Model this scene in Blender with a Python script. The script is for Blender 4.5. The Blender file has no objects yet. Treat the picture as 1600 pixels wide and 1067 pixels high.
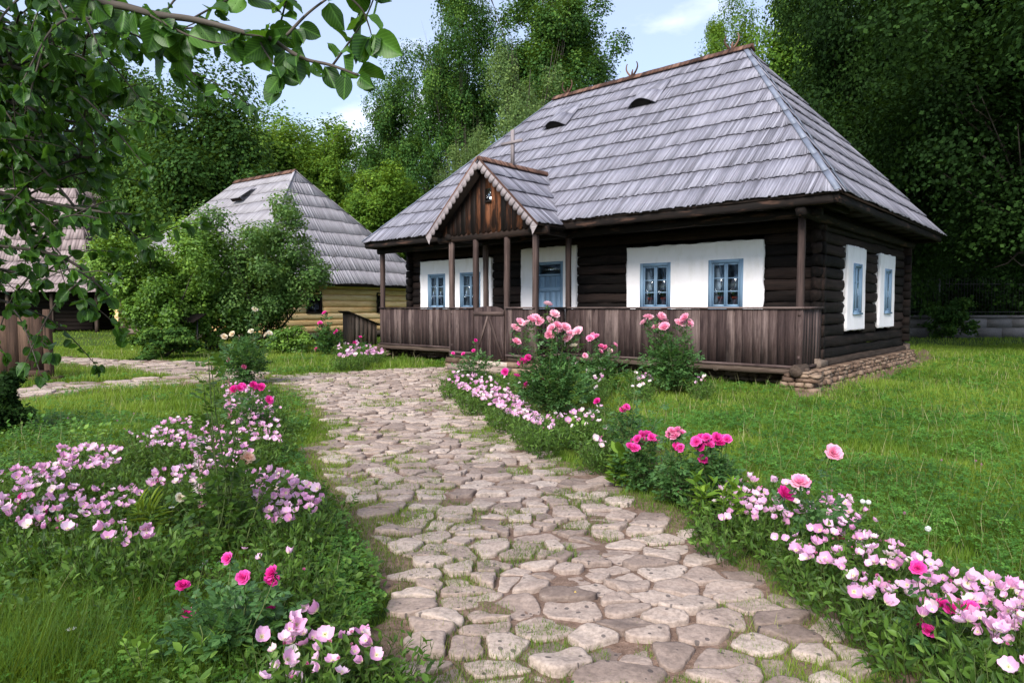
import bpy, math, random
import numpy as np
from mathutils import Vector, Matrix, noise as mn
random.seed(7); RG = np.random.default_rng(7)
SC = bpy.context.scene; COL = SC.collection
F_PX = 1040.0; EYE = 1.5; TH = math.atan(52.5/F_PX)

# ---------------------------------------------------------------- survey helpers
def ray(px, py):
    xc = (px-800)/F_PX; yc = (533.5-py)/F_PX
    return np.array([xc, math.cos(TH)+yc*math.sin(TH), -math.sin(TH)+yc*math.cos(TH)])
def G(px, py, z=0.0):
    """the point at height z seen at this place of the photograph"""
    d = ray(px, py); k = (z-EYE)/d[2]; return np.array([d[0]*k, d[1]*k, z])
def P(px, py, Y):
    d = ray(px, py); k = Y/d[1]; return np.array([d[0]*k, Y, EYE+d[2]*k])
def inpoly(x, y, poly):
    x = np.asarray(x); y = np.asarray(y); c = np.zeros(x.shape, bool); n = len(poly)
    for i in range(n):
        x0, y0 = poly[i][:2]; x1, y1 = poly[(i+1) % n][:2]
        if y0 == y1: continue
        t = ((y0 > y) != (y1 > y)) & (x < (x1-x0)*(y-y0)/(y1-y0)+x0); c ^= t
    return c
def gpoly(pts, z=0.0): return [tuple(G(a, b, z)[:2]) for a, b in pts]

# ---------------------------------------------------------------- mesh builder
class MB:
    def __init__(s): s.V = []; s.F = []; s.C = []; s.L = []; s.M = []; s.n = 0
    def add(s, V, F, col=None, lc=None, mi=0):
        V = np.asarray(V, float).reshape(-1, 3); k = len(V)
        if col is None: col = (random.random(), random.random(), 0)
        C = np.empty((k, 4), np.float32); C[:, 3] = 1; C[:, :3] = col
        s.V.append(V); s.C.append(C); s.L.append(V if lc is None else np.asarray(lc, float))
        if isinstance(F, np.ndarray):
            s.F.append(F+s.n); s.M.append(np.full(len(F), mi, np.int32))
        else:
            for f in F:
                s.F.append(np.array([f])+s.n); s.M.append(np.array([mi], np.int32))
        s.n += k; return s
    def build(s, name, mats, parent=None, smooth=False, loc=None, link=True):
        V = np.concatenate(s.V).astype(np.float32); me = bpy.data.meshes.new(name)
        lt = np.concatenate([np.full(len(f), f.shape[1], np.int32) for f in s.F]); li = np.concatenate([f.ravel() for f in s.F]).astype(np.int32)
        ls = np.zeros(len(lt), np.int32); ls[1:] = np.cumsum(lt)[:-1]
        me.vertices.add(len(V)); me.vertices.foreach_set('co', V.ravel())
        me.loops.add(len(li)); me.loops.foreach_set('vertex_index', li)
        me.polygons.add(len(lt)); me.polygons.foreach_set('loop_start', ls); me.polygons.foreach_set('loop_total', lt)
        me.polygons.foreach_set('material_index', np.concatenate(s.M))
        if smooth: me.polygons.foreach_set('use_smooth', np.ones(len(lt), bool))
        me.update(calc_edges=True); me.validate()
        if len(me.vertices) == len(V):
            a = me.color_attributes.new('col', 'FLOAT_COLOR', 'POINT'); a.data.foreach_set('color', np.concatenate(s.C).ravel())
            b = me.attributes.new('lc', 'FLOAT_VECTOR', 'POINT'); b.data.foreach_set('vector', np.concatenate(s.L).astype(np.float32).ravel())
        for m in (mats if isinstance(mats, (list, tuple)) else [mats]): me.materials.append(m)
        if not link: return me
        o = bpy.data.objects.new(name, me); COL.objects.link(o)
        if parent is not None: o.parent = parent
        if loc is not None: o.location = loc
        return o
    # boards and beams --------------------------------------------------
    def box(s, x0, x1, y0, y1, z0, z1, grain='x', jit=0.0, col=None, mi=0, chamf=0.0):
        V = np.array([[x, y, z] for z in (z0, z1) for y in (y0, y1) for x in (x0, x1)], float)
        if jit: V += (RG.random(V.shape)-.5)*jit
        F = np.array([[0, 2, 3, 1], [4, 5, 7, 6], [0, 1, 5, 4], [2, 6, 7, 3], [0, 4, 6, 2], [1, 3, 7, 5]])
        o = RG.random(3)*50; g = 'xyz'.index(grain); W = np.roll(V, -g, axis=1)+o
        return s.add(V, F, col, W, mi)
    def beam(s, p0, p1, w, h, up=(0, 0, 1), col=None, mi=0):
        p0 = np.array(p0, float); p1 = np.array(p1, float); a = p1-p0; l = np.linalg.norm(a); a /= l
        u = np.array(up, float); b = np.cross(u, a); b /= np.linalg.norm(b); c = np.cross(a, b)
        V = []; W = []
        for k, q in ((0, p0), (1, p1)):
            for i, j in ((-1, -1), (1, -1), (1, 1), (-1, 1)):
                V.append(q+b*i*w/2+c*j*h/2); W.append((k*l, i*w/2, j*h/2))
        F = np.array([[0, 1, 2, 3], [7, 6, 5, 4], [0, 4, 5, 1], [1, 5, 6, 2], [2, 6, 7, 3], [3, 7, 4, 0]])
        return s.add(V, F, col, np.array(W)+RG.random(3)*50, mi)
    def log(s, p0, p1, w, h, seg=14, amp=.012, col=None, mi=0, sq=3.2, n=12, up=(0, 0, 1)):
        p0 = np.array(p0, float); p1 = np.array(p1, float); a = p1-p0; l = np.linalg.norm(a); a /= l
        u = np.array(up, float); b = np.cross(u, a); b /= np.linalg.norm(b); c = np.cross(a, b)
        V = []; W = []; sd = random.random()*99
        for k in range(seg+1):
            t = k/seg
            for i in range(n):
                an = 2*math.pi*i/n+.26; ca, sa = math.cos(an), math.sin(an)
                r = 1/(abs(ca)**sq+abs(sa)**sq)**(1/sq)
                d = mn.noise(Vector((sd+t*l*1.3, ca*1.1, sa*1.1)))*amp*2+mn.noise(Vector((sd+t*l*5, ca*3, sa*3)))*amp
                V.append(p0+a*t*l+b*(ca*r*w/2+ca*d)+c*(sa*r*h/2+sa*d)); W.append((t*l, ca*w, sa*h))
        F = []
        for k in range(seg):
            for i in range(n):
                j = (i+1) % n; F.append((k*n+i, k*n+j, (k+1)*n+j, (k+1)*n+i))
        s.add(V, np.array(F), col, np.array(W)+RG.random(3)*50, mi)
        m = s.n-len(V)
        s.F.append(np.array([[m+i for i in range(n)][::-1]])); s.M.append(np.array([mi], np.int32))
        s.F.append(np.array([[m+seg*n+i for i in range(n)]])); s.M.append(np.array([mi], np.int32))
        return s
    def tube(s, pts, rad, n=6, col=None, mi=0, cap=True):
        pts = [np.array(p, float) for p in pts]; m = len(pts)
        if not hasattr(rad, '__len__'): rad = [rad]*m
        V = []; W = []; d = 0; prev = None
        for k in range(m):
            a = pts[min(k+1, m-1)]-pts[max(k-1, 0)]; a = a/(np.linalg.norm(a)+1e-9)
            if prev is None:
                r = np.array([0, 0, 1.]) if abs(a[2]) < .9 else np.array([1., 0, 0]); b = np.cross(r, a)
            else: b = prev-a*np.dot(prev, a)
            b /= np.linalg.norm(b)+1e-9; prev = b; c = np.cross(a, b)
            if k: d += np.linalg.norm(pts[k]-pts[k-1])
            for i in range(n):
                an = 2*math.pi*i/n; V.append(pts[k]+(b*math.cos(an)+c*math.sin(an))*rad[k]); W.append((d, math.cos(an)*rad[k], math.sin(an)*rad[k]))
        F = [(k*n+i, k*n+(i+1) % n, (k+1)*n+(i+1) % n, (k+1)*n+i) for k in range(m-1) for i in range(n)]
        s.add(V, np.array(F), col, np.array(W)+RG.random(3)*50, mi)
        if cap:
            q = s.n-len(V)
            s.F.append(np.array([[q+i for i in range(n)][::-1]])); s.M.append(np.array([mi], np.int32))
            s.F.append(np.array([[q+(m-1)*n+i for i in range(n)]])); s.M.append(np.array([mi], np.int32))
        return s
    def prism(s, poly, d0, d1, axis='y', col=None, mi=0, grain='z'):
        """poly: 2-D outline in the two other axes"""
        n = len(poly); V = []
        for d in (d0, d1):
            for a, b in poly:
                V.append({'y': (a, d, b), 'x': (d, a, b), 'z': (a, b, d)}[axis])
        F = [list(range(n)), list(range(n, 2*n))[::-1]]+[[i, n+i, n+(i+1) % n, (i+1) % n] for i in range(n)]
        V = np.array(V); W = np.roll(V, -'xyz'.index(grain), axis=1)+RG.random(3)*50
        return s.add(V, F, col, W, mi)
    def scatter(s, TV, TF, pos, X, Y, Z, scale, col, mi=0, lc=None):
        """copies of a small template: X,Y,Z are (N,3) frames"""
        TV = np.asarray(TV, float); N = len(pos); k = len(TV)
        sc = np.asarray(scale, float)
        if sc.ndim == 1: sc = np.repeat(sc[:, None], 3, 1)
        V = pos[:, None, :]+(TV[None, :, 0:1]*sc[:, None, 0:1])*X[:, None, :]+(TV[None, :, 1:2]*sc[:, None, 1:2])*Y[:, None, :]+(TV[None, :, 2:3]*sc[:, None, 2:3])*Z[:, None, :]
        C = np.repeat(np.asarray(col, np.float32), k, axis=0)
        if C.shape[1] == 2: C = np.concatenate([C, np.zeros((len(C), 1), np.float32)], 1)
        TF = [np.asarray(f) for f in TF]
        by = {}
        for f in TF: by.setdefault(len(f), []).append(f)
        V = V.reshape(-1, 3); L = np.tile(TV if lc is None else lc, (N, 1))
        CC = np.ones((len(V), 4), np.float32); CC[:, :3] = C
        s.V.append(V); s.C.append(CC); s.L.append(L)
        off = (np.arange(N)*k)[:, None, None]+s.n
        for m, fl in by.items():
            a = (np.array(fl)[None]+off).reshape(-1, m); s.F.append(a); s.M.append(np.full(len(a), mi, np.int32))
        s.n += len(V); return s

def unit(a): return a/(np.linalg.norm(a, axis=-1, keepdims=True)+1e-9)
def frames(Z, spin=None):
    Z = unit(Z); N = len(Z); r = unit(RG.normal(size=(N, 3))) if spin is None else spin
    X = unit(np.cross(r, Z)); return X, np.cross(Z, X), Z

# ---------------------------------------------------------------- scene records
def tag(o, label=None, cat=None, group=None, kind=None):
    if label: o['label'] = label
    if cat: o['category'] = cat
    if group: o['group'] = group
    if kind: o['kind'] = kind
    return o
def empty(name, loc, rz=0, label=None, cat=None, group=None):
    o = bpy.data.objects.new(name, None); COL.objects.link(o); o.location = loc; o.rotation_euler = (0, 0, rz)
    o.empty_display_size = .2
    return tag(o, label, cat, group)
def inst(name, me, parent=None, loc=(0, 0, 0), M=None, sc=1):
    o = bpy.data.objects.new(name, me); COL.objects.link(o)
    if parent is not None: o.parent = parent
    if M is not None: o.matrix_local = M
    else: o.location = loc; o.scale = (sc, sc, sc)
    return o

# ---------------------------------------------------------------- materials
class NT:
    def __init__(s, name):
        s.m = bpy.data.materials.new(name); s.m.use_nodes = True; s.t = s.m.node_tree; s.t.nodes.clear()
        s.out = s.n('ShaderNodeOutputMaterial')
    def n(s, typ, **kw):
        x = s.t.nodes.new(typ)
        for k, v in kw.items():
            if k.startswith('i_'):
                k = k[2:]; k = int(k) if k.isdigit() else k.replace('_', ' '); x.inputs[k].default_value = v
            else: setattr(x, k, v)
        return x
    def l(s, a, b): s.t.links.new(a, b)
    def attr(s, n): return s.n('ShaderNodeAttribute', attribute_name=n)
    def map(s, src, sc=(1, 1, 1), loc=(0, 0, 0)):
        m = s.n('ShaderNodeMapping'); m.inputs['Scale'].default_value = sc; m.inputs['Location'].default_value = loc; s.l(src, m.inputs[0]); return m.outputs[0]
    def noise(s, src, scale=5, detail=4, rough=.55, out=0):
        x = s.n('ShaderNodeTexNoise'); x.inputs['Scale'].default_value = scale; x.inputs['Detail'].default_value = detail; x.inputs['Roughness'].default_value = rough; s.l(src, x.inputs['Vector']); return x.outputs[out]
    def ramp(s, src, stops, interp='LINEAR'):
        r = s.n('ShaderNodeValToRGB'); e = r.color_ramp.elements; r.color_ramp.interpolation = interp
        while len(e) < len(stops): e.new(.5)
        for q, (p, c) in zip(e, stops):
            q.position = p; q.color = (c, c, c, 1) if not hasattr(c, '__len__') else (*c, 1)
        s.l(src, r.inputs[0]); return r.outputs[0]
    def mix(s, f, a, b, mode='MIX'):
        x = s.n('ShaderNodeMix', data_type='RGBA', blend_type=mode)
        for i, v in ((0, f), (6, a), (7, b)):
            if hasattr(v, 'is_output') or hasattr(v, 'links'): s.l(v, x.inputs[i])
            elif hasattr(v, '__len__'): x.inputs[i].default_value = (*v, 1)
            else: x.inputs[i].default_value = v if i == 0 else (v, v, v, 1)
        return x.outputs[2]
    def math(s, op, a, b=0.0, c=0.0):
        x = s.n('ShaderNodeMath', operation=op)
        for i, v in enumerate((a, b, c)):
            if hasattr(v, 'links'): s.l(v, x.inputs[i])
            else: x.inputs[i].default_value = v
        return x.outputs[0]
    def sep(s, c): x = s.n('ShaderNodeSeparateXYZ'); s.l(c, x.inputs[0]); return x.outputs
    def bump(s, h, st=.3, d=.02):
        b = s.n('ShaderNodeBump'); b.inputs['Strength'].default_value = st; b.inputs['Distance'].default_value = d; s.l(h, b.inputs['Height']); return b.outputs[0]
    def pbr(s, col, rough=.7, bump=None, spec=.3, metal=0, **kw):
        p = s.n('ShaderNodeBsdfPrincipled')
        if hasattr(col, 'links'): s.l(col, p.inputs['Base Color'])
        else: p.inputs['Base Color'].default_value = (*col, 1)
        if hasattr(rough, 'links'): s.l(rough, p.inputs['Roughness'])
        else: p.inputs['Roughness'].default_value = rough
        p.inputs['Specular IOR Level'].default_value = spec; p.inputs['Metallic'].default_value = metal
        if bump is not None: s.l(bump, p.inputs['Normal'])
        for k, v in kw.items(): p.inputs[k.replace('_', ' ')].default_value = v
        s.l(p.outputs[0], s.out.inputs[0]); s.p = p; return s.m

def wood(name, dark, mid, light, grain=28, var=.5, rough=.8, bump=.5, blotch=.0, bcol=(0, 0, 0), spec=.2, knots=False, blo=.55):
    t = NT(name); lc = t.attr('lc').outputs['Vector']; c = t.attr('col').outputs['Color']; r = t.sep(c)[0]
    g = t.noise(t.map(lc, (1.6, grain, grain)), 1.0, 6, .65)
    g2 = t.noise(t.map(lc, (5, grain*3.5, grain*3.5)), 1.0, 3, .6)
    g3 = t.noise(t.map(lc, (.7, 2.5, 2.5)), 1.0, 3)
    v = t.math('ADD', t.math('MULTIPLY', g, .65), t.math('MULTIPLY', g2, .35))
    v = t.math('ADD', v, t.math('MULTIPLY', t.math('SUBTRACT', g3, .5), .35))
    v = t.math('ADD', v, t.math('MULTIPLY', t.math('SUBTRACT', r, .5), var*.5))
    col = t.ramp(v, [(.26, dark), (.5, mid), (.72, light)])
    if blotch:
        bn = t.noise(t.map(lc, (1.2, 4, 4)), 1.3, 4, .6); col = t.mix(t.ramp(bn, [(blo, 0.0), (blo+.12, blotch)]), col, bcol)
    if knots:
        vo = t.n('ShaderNodeTexVoronoi'); vo.inputs['Scale'].default_value = 1; t.l(t.map(lc, (2.2, 7, 7)), vo.inputs['Vector'])
        col = t.mix(t.ramp(vo.outputs['Distance'], [(.05, .85), (.16, 0.0)]), col, tuple(q*.35 for q in dark))
    return t.pbr(col, rough, t.bump(v, bump, .01), spec)

def leafmat(name, cols, trans=.35, rough=.5, spec=.3, veins=False, holes=False, scl=1.0):
    """cols = dark, mid, light leaf colours; the col attribute spreads leaves and clumps over them"""
    t = NT(name); c = t.attr('col').outputs['Color']; s = t.sep(c)
    v = t.math('ADD', t.math('MULTIPLY', s[0], .55), t.math('MULTIPLY', s[1], .45))
    col = t.ramp(v, [(.1, cols[0]), (.5, cols[1]), (.9, cols[2])])
    lc = t.attr('lc').outputs['Vector']
    if veins:
        x = t.sep(lc); ax = t.math('ABSOLUTE', x[0])
        w = t.math('SINE', t.math('MULTIPLY', t.math('ADD', x[1], t.math('MULTIPLY', ax, -1.2)), 55))
        mid = t.ramp(ax, [(.0, 1.0), (.035, 0.0)])
        col = t.mix(t.math('MULTIPLY', t.ramp(w, [(.6, 0.0), (1., .35)]), 1), col, tuple(min(1, q*1.7+.01) for q in cols[2]))
        col = t.mix(t.math('MULTIPLY', mid, .6), col, tuple(min(1, q*1.6+.02) for q in cols[2]))
    p = t.n('ShaderNodeBsdfPrincipled'); t.l(col, p.inputs['Base Color']); p.inputs['Roughness'].default_value = rough; p.inputs['Specular IOR Level'].default_value = spec
    tr = t.n('ShaderNodeBsdfTranslucent'); tc = t.mix(.5, col, (cols[2][0]*2.2, cols[2][1]*2.0, cols[2][2]*.8)); t.l(tc, tr.inputs[0])
    mx = t.n('ShaderNodeMixShader'); mx.inputs[0].default_value = trans; t.l(p.outputs[0], mx.inputs[1]); t.l(tr.outputs[0], mx.inputs[2])
    last = mx.outputs[0]
    if holes:
        vo = t.n('ShaderNodeTexVoronoi'); vo.inputs['Scale'].default_value = 7.5; vv = t.n('ShaderNodeVectorMath', operation='ADD'); t.l(lc, vv.inputs[0]); t.l(t.map(c, (40, 40, 0)), vv.inputs[1]); t.l(vv.outputs[0], vo.inputs['Vector'])
        h = t.math('LESS_THAN', vo.outputs['Distance'], .17); rr = t.sep(vo.outputs['Color'])[0]
        h = t.math('MULTIPLY', h, t.math('GREATER_THAN', rr, .72)); h = t.math('MULTIPLY', h, t.math('GREATER_THAN', s[0], .45))
        tp = t.n('ShaderNodeBsdfTransparent'); m2 = t.n('ShaderNodeMixShader'); t.l(h, m2.inputs[0]); t.l(last, m2.inputs[1]); t.l(tp.outputs[0], m2.inputs[2]); last = m2.outputs[0]
    t.l(last, t.out.inputs[0]); return t.m

MT = {}
MT['log'] = wood('weathered_log', (.0028, .0018, .0015), (.0085, .0052, .0042), (.030, .018, .0145), 22, .7, .85, 1.0, .3, (.045, .029, .024))
MT['plank'] = wood('porch_plank', (.018, .010, .010), (.058, .037, .034), (.15, .108, .098), 30, .6, .8, .7, .65, (.022, .013, .013), knots=True)
MT['post'] = wood('post_wood', (.022, .014, .013), (.065, .042, .037), (.16, .115, .10), 26, .5, .8, .6, .3, (.04, .024, .02))
MT['beam'] = wood('eave_beam', (.003, .002, .0018), (.008, .005, .004), (.024, .014, .010), 16, .5, .8, .6, .6, (.10, .052, .036))
MT['dark'] = wood('dark_board', (.006, .004, .003), (.014, .009, .007), (.03, .02, .015), 18, .5, .9, .5)
MT['gable'] = wood('gable_board', (.006, .004, .003), (.030, .012, .007), (.17, .062, .026), 13, 1.3, .75, .6, .92, (.010, .006, .005), blo=.46)  # near-black blotches put both shadow and soot into the board colour
MT['barge'] = wood('bargeboard_wood', (.10, .085, .09), (.22, .185, .19), (.36, .31, .31), 30, .4, .85, .5, .3, (.12, .09, .085))
MT['shingle'] = wood('roof_shingle', (.085, .082, .10), (.205, .198, .24), (.325, .315, .37), 46, .6, .72, .7, .3, (.16, .135, .15), spec=.25)
MT['shingle2'] = wood('roof_shingle_pale', (.18, .165, .18), (.29, .27, .292), (.41, .39, .42), 40, .3, .75, .6, .25, (.19, .165, .175), spec=.25)
MT['shingle3'] = wood('roof_shingle_rosy', (.14, .105, .105), (.26, .20, .20), (.37, .30, .295), 36, .4, .8, .6)
MT['ridge'] = wood('ridge_wood', (.035, .018, .013), (.10, .050, .036), (.20, .11, .08), 20, .9, .8, .6)
MT['yellow'] = wood('limewashed_log', (.66, .38, .15), (.92, .62, .29), (.93, .74, .44), 9, .35, .85, .5, .2, (.28, .20, .12))
MT['blue'] = wood('blue_painted_wood', (.12, .19, .27), (.20, .31, .44), (.29, .41, .54), 30, .35, .6, .35, .25, (.22, .22, .21), spec=.35)
MT['oldwood'] = wood('grey_old_wood', (.03, .02, .015), (.08, .056, .043), (.18, .135, .108), 16, .7, .85, .7, .4, (.05, .03, .025))
MT['gate'] = wood('brown_plank', (.02, .011, .007), (.055, .031, .021), (.12, .072, .048), 18, .7, .85, .6, .4, (.04, .022, .016))
MT['bark'] = wood('bark', (.02, .016, .013), (.055, .045, .036), (.12, .10, .085), 8, .4, .9, .9)
MT['stem'] = wood('plant_stem', (.03, .04, .012), (.06, .09, .025), (.10, .13, .04), 12, .9, .7, .2)

def m_plaster():
    t = NT('white_lime_plaster'); o = t.n('ShaderNodeTexCoord').outputs['Object']
    a = t.noise(o, 2.2, 5); b = t.noise(o, 22, 4); c = t.noise(t.map(o, (1, 1, .35)), 5, 4, .6)
    col = t.ramp(a, [(.3, (.86, .81, .82)), (.7, (.92, .875, .885))]); col = t.mix(t.ramp(c, [(.5, 0.0), (.75, .5)]), col, (.70, .655, .60))
    return t.pbr(col, .9, t.bump(t.math('ADD', t.math('MULTIPLY', a, 3), b), .35, .008), .15)
MT['plaster'] = m_plaster()
def m_metal(name, c, c2, rough=.45, metal=.5):
    t = NT(name); o = t.n('ShaderNodeTexCoord').outputs['Object']; a = t.noise(o, 3, 5); b = t.noise(o, 20, 3)
    return t.pbr(t.mix(t.ramp(a, [(.35, 0.0), (.65, 1.0)]), c, c2), rough, t.bump(b, .1, .005), .5, metal)
MT['hipcap'] = m_metal('hip_flashing', (.13, .145, .19), (.20, .22, .28), .6, .2)
MT['leaf_rose'] = leafmat('rose_leaf', ((.014,.045,.014),(.042,.11,.030),(.10,.20,.055)), .3, .45, .3, veins=True)
MT['iron'] = m_metal('iron', (.015, .015, .015), (.03, .028, .026), .6, .3)
MT['terracotta'] = m_metal('terracotta', (.72, .11, .04), (.55, .08, .03), .7, 0)
def m_glass():
    t = NT('window_glass'); gl = t.n('ShaderNodeBsdfGlossy'); gl.inputs['Roughness'].default_value = .06; gl.inputs[0].default_value = (.8, .85, .9, 1)
    tp = t.n('ShaderNodeBsdfTransparent'); tp.inputs[0].default_value = (.96, .97, .98, 1); fr = t.n('ShaderNodeFresnel'); fr.inputs[0].default_value = 1.6
    
    f = t.math('MULTIPLY_ADD', fr.outputs[0], .7, .01); mx = t.n('ShaderNodeMixShader'); t.l(f, mx.inputs[0]); t.l(tp.outputs[0], mx.inputs[1]); t.l(gl.outputs[0], mx.inputs[2]); t.l(mx.outputs[0], t.out.inputs[0]); return t.m
MT['glass'] = m_glass()
def m_plain(name, c, rough=.8, nz=.25, sc=8):
    t = NT(name); o = t.n('ShaderNodeTexCoord').outputs['Object']; a = t.noise(o, sc, 5)
    return t.pbr(t.mix(t.ramp(a, [(.3, 0.0), (.7, 1.0)]), tuple(q*(1-nz) for q in c), tuple(min(1, q*(1+nz)) for q in c)), rough, t.bump(a, .3, .01), .2)
MT['curtain'] = m_plain('white_cloth', (.30, .38, .46), .8, .1); MT['red_cloth'] = m_plain('red_cloth', (.5, .12, .10))
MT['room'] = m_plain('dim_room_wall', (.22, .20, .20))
def m_stone(name, cols, spots=True, sc=1.0, rough=.75):
    t = NT(name); o = t.attr('lc').outputs['Vector']; c = t.sep(t.attr('col').outputs['Color'])
    a = t.noise(o, 6*sc, 6, .6); b = t.noise(o, 45*sc, 5, .65); g = t.noise(t.map(o, (1, 2.2, 4)), 9*sc, 5, .7)
    v = t.math('ADD', t.math('MULTIPLY', a, .5), t.math('MULTIPLY', c[0], .6))
    col = t.ramp(v, [(.2, cols[0]), (.5, cols[1]), (.8, cols[2])])
    col = t.mix(t.ramp(b, [(.35, .45), (.6, 0.0)]), col, tuple(q*.5 for q in cols[0])); col = t.mix(t.ramp(g, [(.6, 0.0), (.78, .35)]), col, tuple(min(1, q*1.25) for q in cols[2]))
    h = t.math('ADD', t.math('MULTIPLY', g, 1.2), t.math('MULTIPLY', b, .35))
    if spots:
        vo = t.n('ShaderNodeTexVoronoi'); vo.inputs['Scale'].default_value = 20; t.l(t.map(o, (1, 1, .3)), vo.inputs['Vector'])
        k = t.sep(vo.outputs['Color']); rr = t.math('MULTIPLY', k[0], .27); m = t.math('LESS_THAN', vo.outputs['Distance'], rr); m = t.math('MULTIPLY', m, t.math('GREATER_THAN', k[1], .22)); m = t.math('MULTIPLY', m, .72)
        col = t.mix(m, col, (.035, .03, .032))
    return t.pbr(col, rough, t.bump(h, .55, .012), .3)
MT['paving'] = m_stone('paving_stone', ((.16, .115, .095), (.35, .265, .222), (.50, .405, .345)))
MT['fieldstone'] = m_stone('field_stone', ((.08, .048, .032), (.18, .115, .08), (.30, .21, .15)), False, 2)
MT['concrete'] = m_stone('concrete_block', ((.09, .082, .08), (.15, .135, .132), (.21, .19, .185)), False, .6, .9)
# ================================================================= THE LOG HOUSE
ANG = math.radians(41.8); C0 = np.array([5.27, 12.10, 0.0])
HOUSE = empty('log_house', tuple(C0), -ANG, 'dark log house with a long lavender grey shingle roof, white panels and plank porch', 'house')
WY = 1.17            # front wall plane (local y), porch rail at y = 0, side wall at x = 0
XL = -12.6; ZE = 3.45; ZR = 8.0; YE = -.5; XR = .76; XLE = -12.64
RX1 = -2.84; RX0 = -8.91; RY = 4.15; YB = 8.8

def roof_face(mb, A, B, T0, T1, course, width, thick=.016, lift=.038, wav=.02, skip=None, seed=0, mi=0, lens=1.12, skew=0):
    """A,B eave ends; T0,T1 upper ends above A and B; rows of split boards"""
    A, B, T0, T1 = [np.array(q, float) for q in (A, B, T0, T1)]
    e = B-A; Ln = np.linalg.norm(e); e /= Ln
    up = T0-A; up = up-e*np.dot(up, e); S = np.linalg.norm(up); up /= S
    nrm = np.cross(e, up); nrm = nrm if nrm[2] > 0 else -nrm
    l0 = np.dot(T0-A, e)/S; l1 = (Ln-np.dot(T1-A, e))/S
    rows = max(1, int(round(S/course))); ch = S/rows; rnd = random.Random(seed)
    for r in range(rows):
        q0 = r*ch; q1 = min(S, q0+ch*lens); s = l0*q0-.05; rr = rnd.random()*50
        while s < Ln-l1*q0+.05:
            w = width*(.55+rnd.random()*.9); a, b = s+.002, s+w-.002; s += w
            wv = mn.noise(Vector((s*.55, r*.9, rr)))*wav*2+mn.noise(Vector((s*3, r, 5+rr)))*wav
            j = (rnd.random()-.5)*.05; qa = q0+wv+j-(.02 if r == 0 else 0); qb = min(q1, S-.004)
            sk = skew*ch
            pts = []
            for (ss, qq) in ((a, qa), (b, qa), (b+sk, qb), (a+sk, qb)):
                ss = min(max(ss, l0*qq-.0), Ln-l1*qq+.0); pts.append((ss, qq))
            if pts[1][0]-pts[0][0] < .012 and pts[2][0]-pts[3][0] < .012: continue
            mid = A+e*(pts[0][0]+pts[1][0])/2+up*((qa+qb)/2)
            if skip is not None and skip(mid): continue
            lf = lift+rnd.random()*.016; tl = (rnd.random()-.5)*.012
            V = []; W = []
            for k, (ss, qq) in enumerate(pts):
                h = (lf+(tl if k == 0 else 0 if k == 1 else 0)) if k < 2 else .004
                bs = A+e*ss+up*qq+nrm*h; V.append(bs); V.append(bs+nrm*thick); W += [(qq, ss, 0), (qq, ss, thick)]
            Fc = np.array([[1, 3, 5, 7], [0, 6, 4, 2], [0, 2, 3, 1], [2, 4, 5, 3], [4, 6, 7, 5], [6, 0, 1, 7]])
            mb.add(V, Fc, (rnd.random(), rnd.random(), 0), np.array(W)+np.array([rnd.random()*40, rnd.random()*40, 0]), mi)
def roof_deck(mb, faces, drop=.03, th=.05):
    for f in faces:
        f = [np.array(q, float) for q in f]; n = np.cross(f[1]-f[0], f[2]-f[0]); n /= np.linalg.norm(n); n = n if n[2] > 0 else -n
        k = len(f); V = [q-n*.004 for q in f]+[q-n*(th) for q in f]
        F = [list(range(k)), list(range(k, 2*k))[::-1]]+[[i, k+i, k+(i+1) % k, (i+1) % k] for i in range(k)]
        mb.add(V, F)

c1 = (XR, YE, ZE); c2 = (XLE, YE, ZE); c3 = (XLE, YB, ZE); c4 = (XR, YB, ZE); r1 = (RX1, RY, ZR); r0 = (RX0, RY, ZR)
mb = MB(); vents = [(-7.85, 4.50), (-5.05, 4.62)]   # (x, up-slope)
roof_face(mb, c2, c1, r0, r1, .60, .050, seed=1, wav=.022, skew=.03, lift=.030)
roof_face(mb, c1, c4, r1, r1, .60, .052, seed=2, wav=.022, skew=-.03, lift=.030)
roof_face(mb, c4, c3, r1, r0, .62, .16, seed=3)
roof_face(mb, c3, c2, r0, r0, .62, .14, seed=4)
ROOF = mb.build('roof', MT['shingle'], HOUSE)
mb = MB(); roof_deck(mb, [(c2, c1, r1, r0), (c1, c4, r1), (c4, c3, r0, r1), (c3, c2, r0)]); mb.build('roof_deck', MT['dark'], ROOF)
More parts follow.
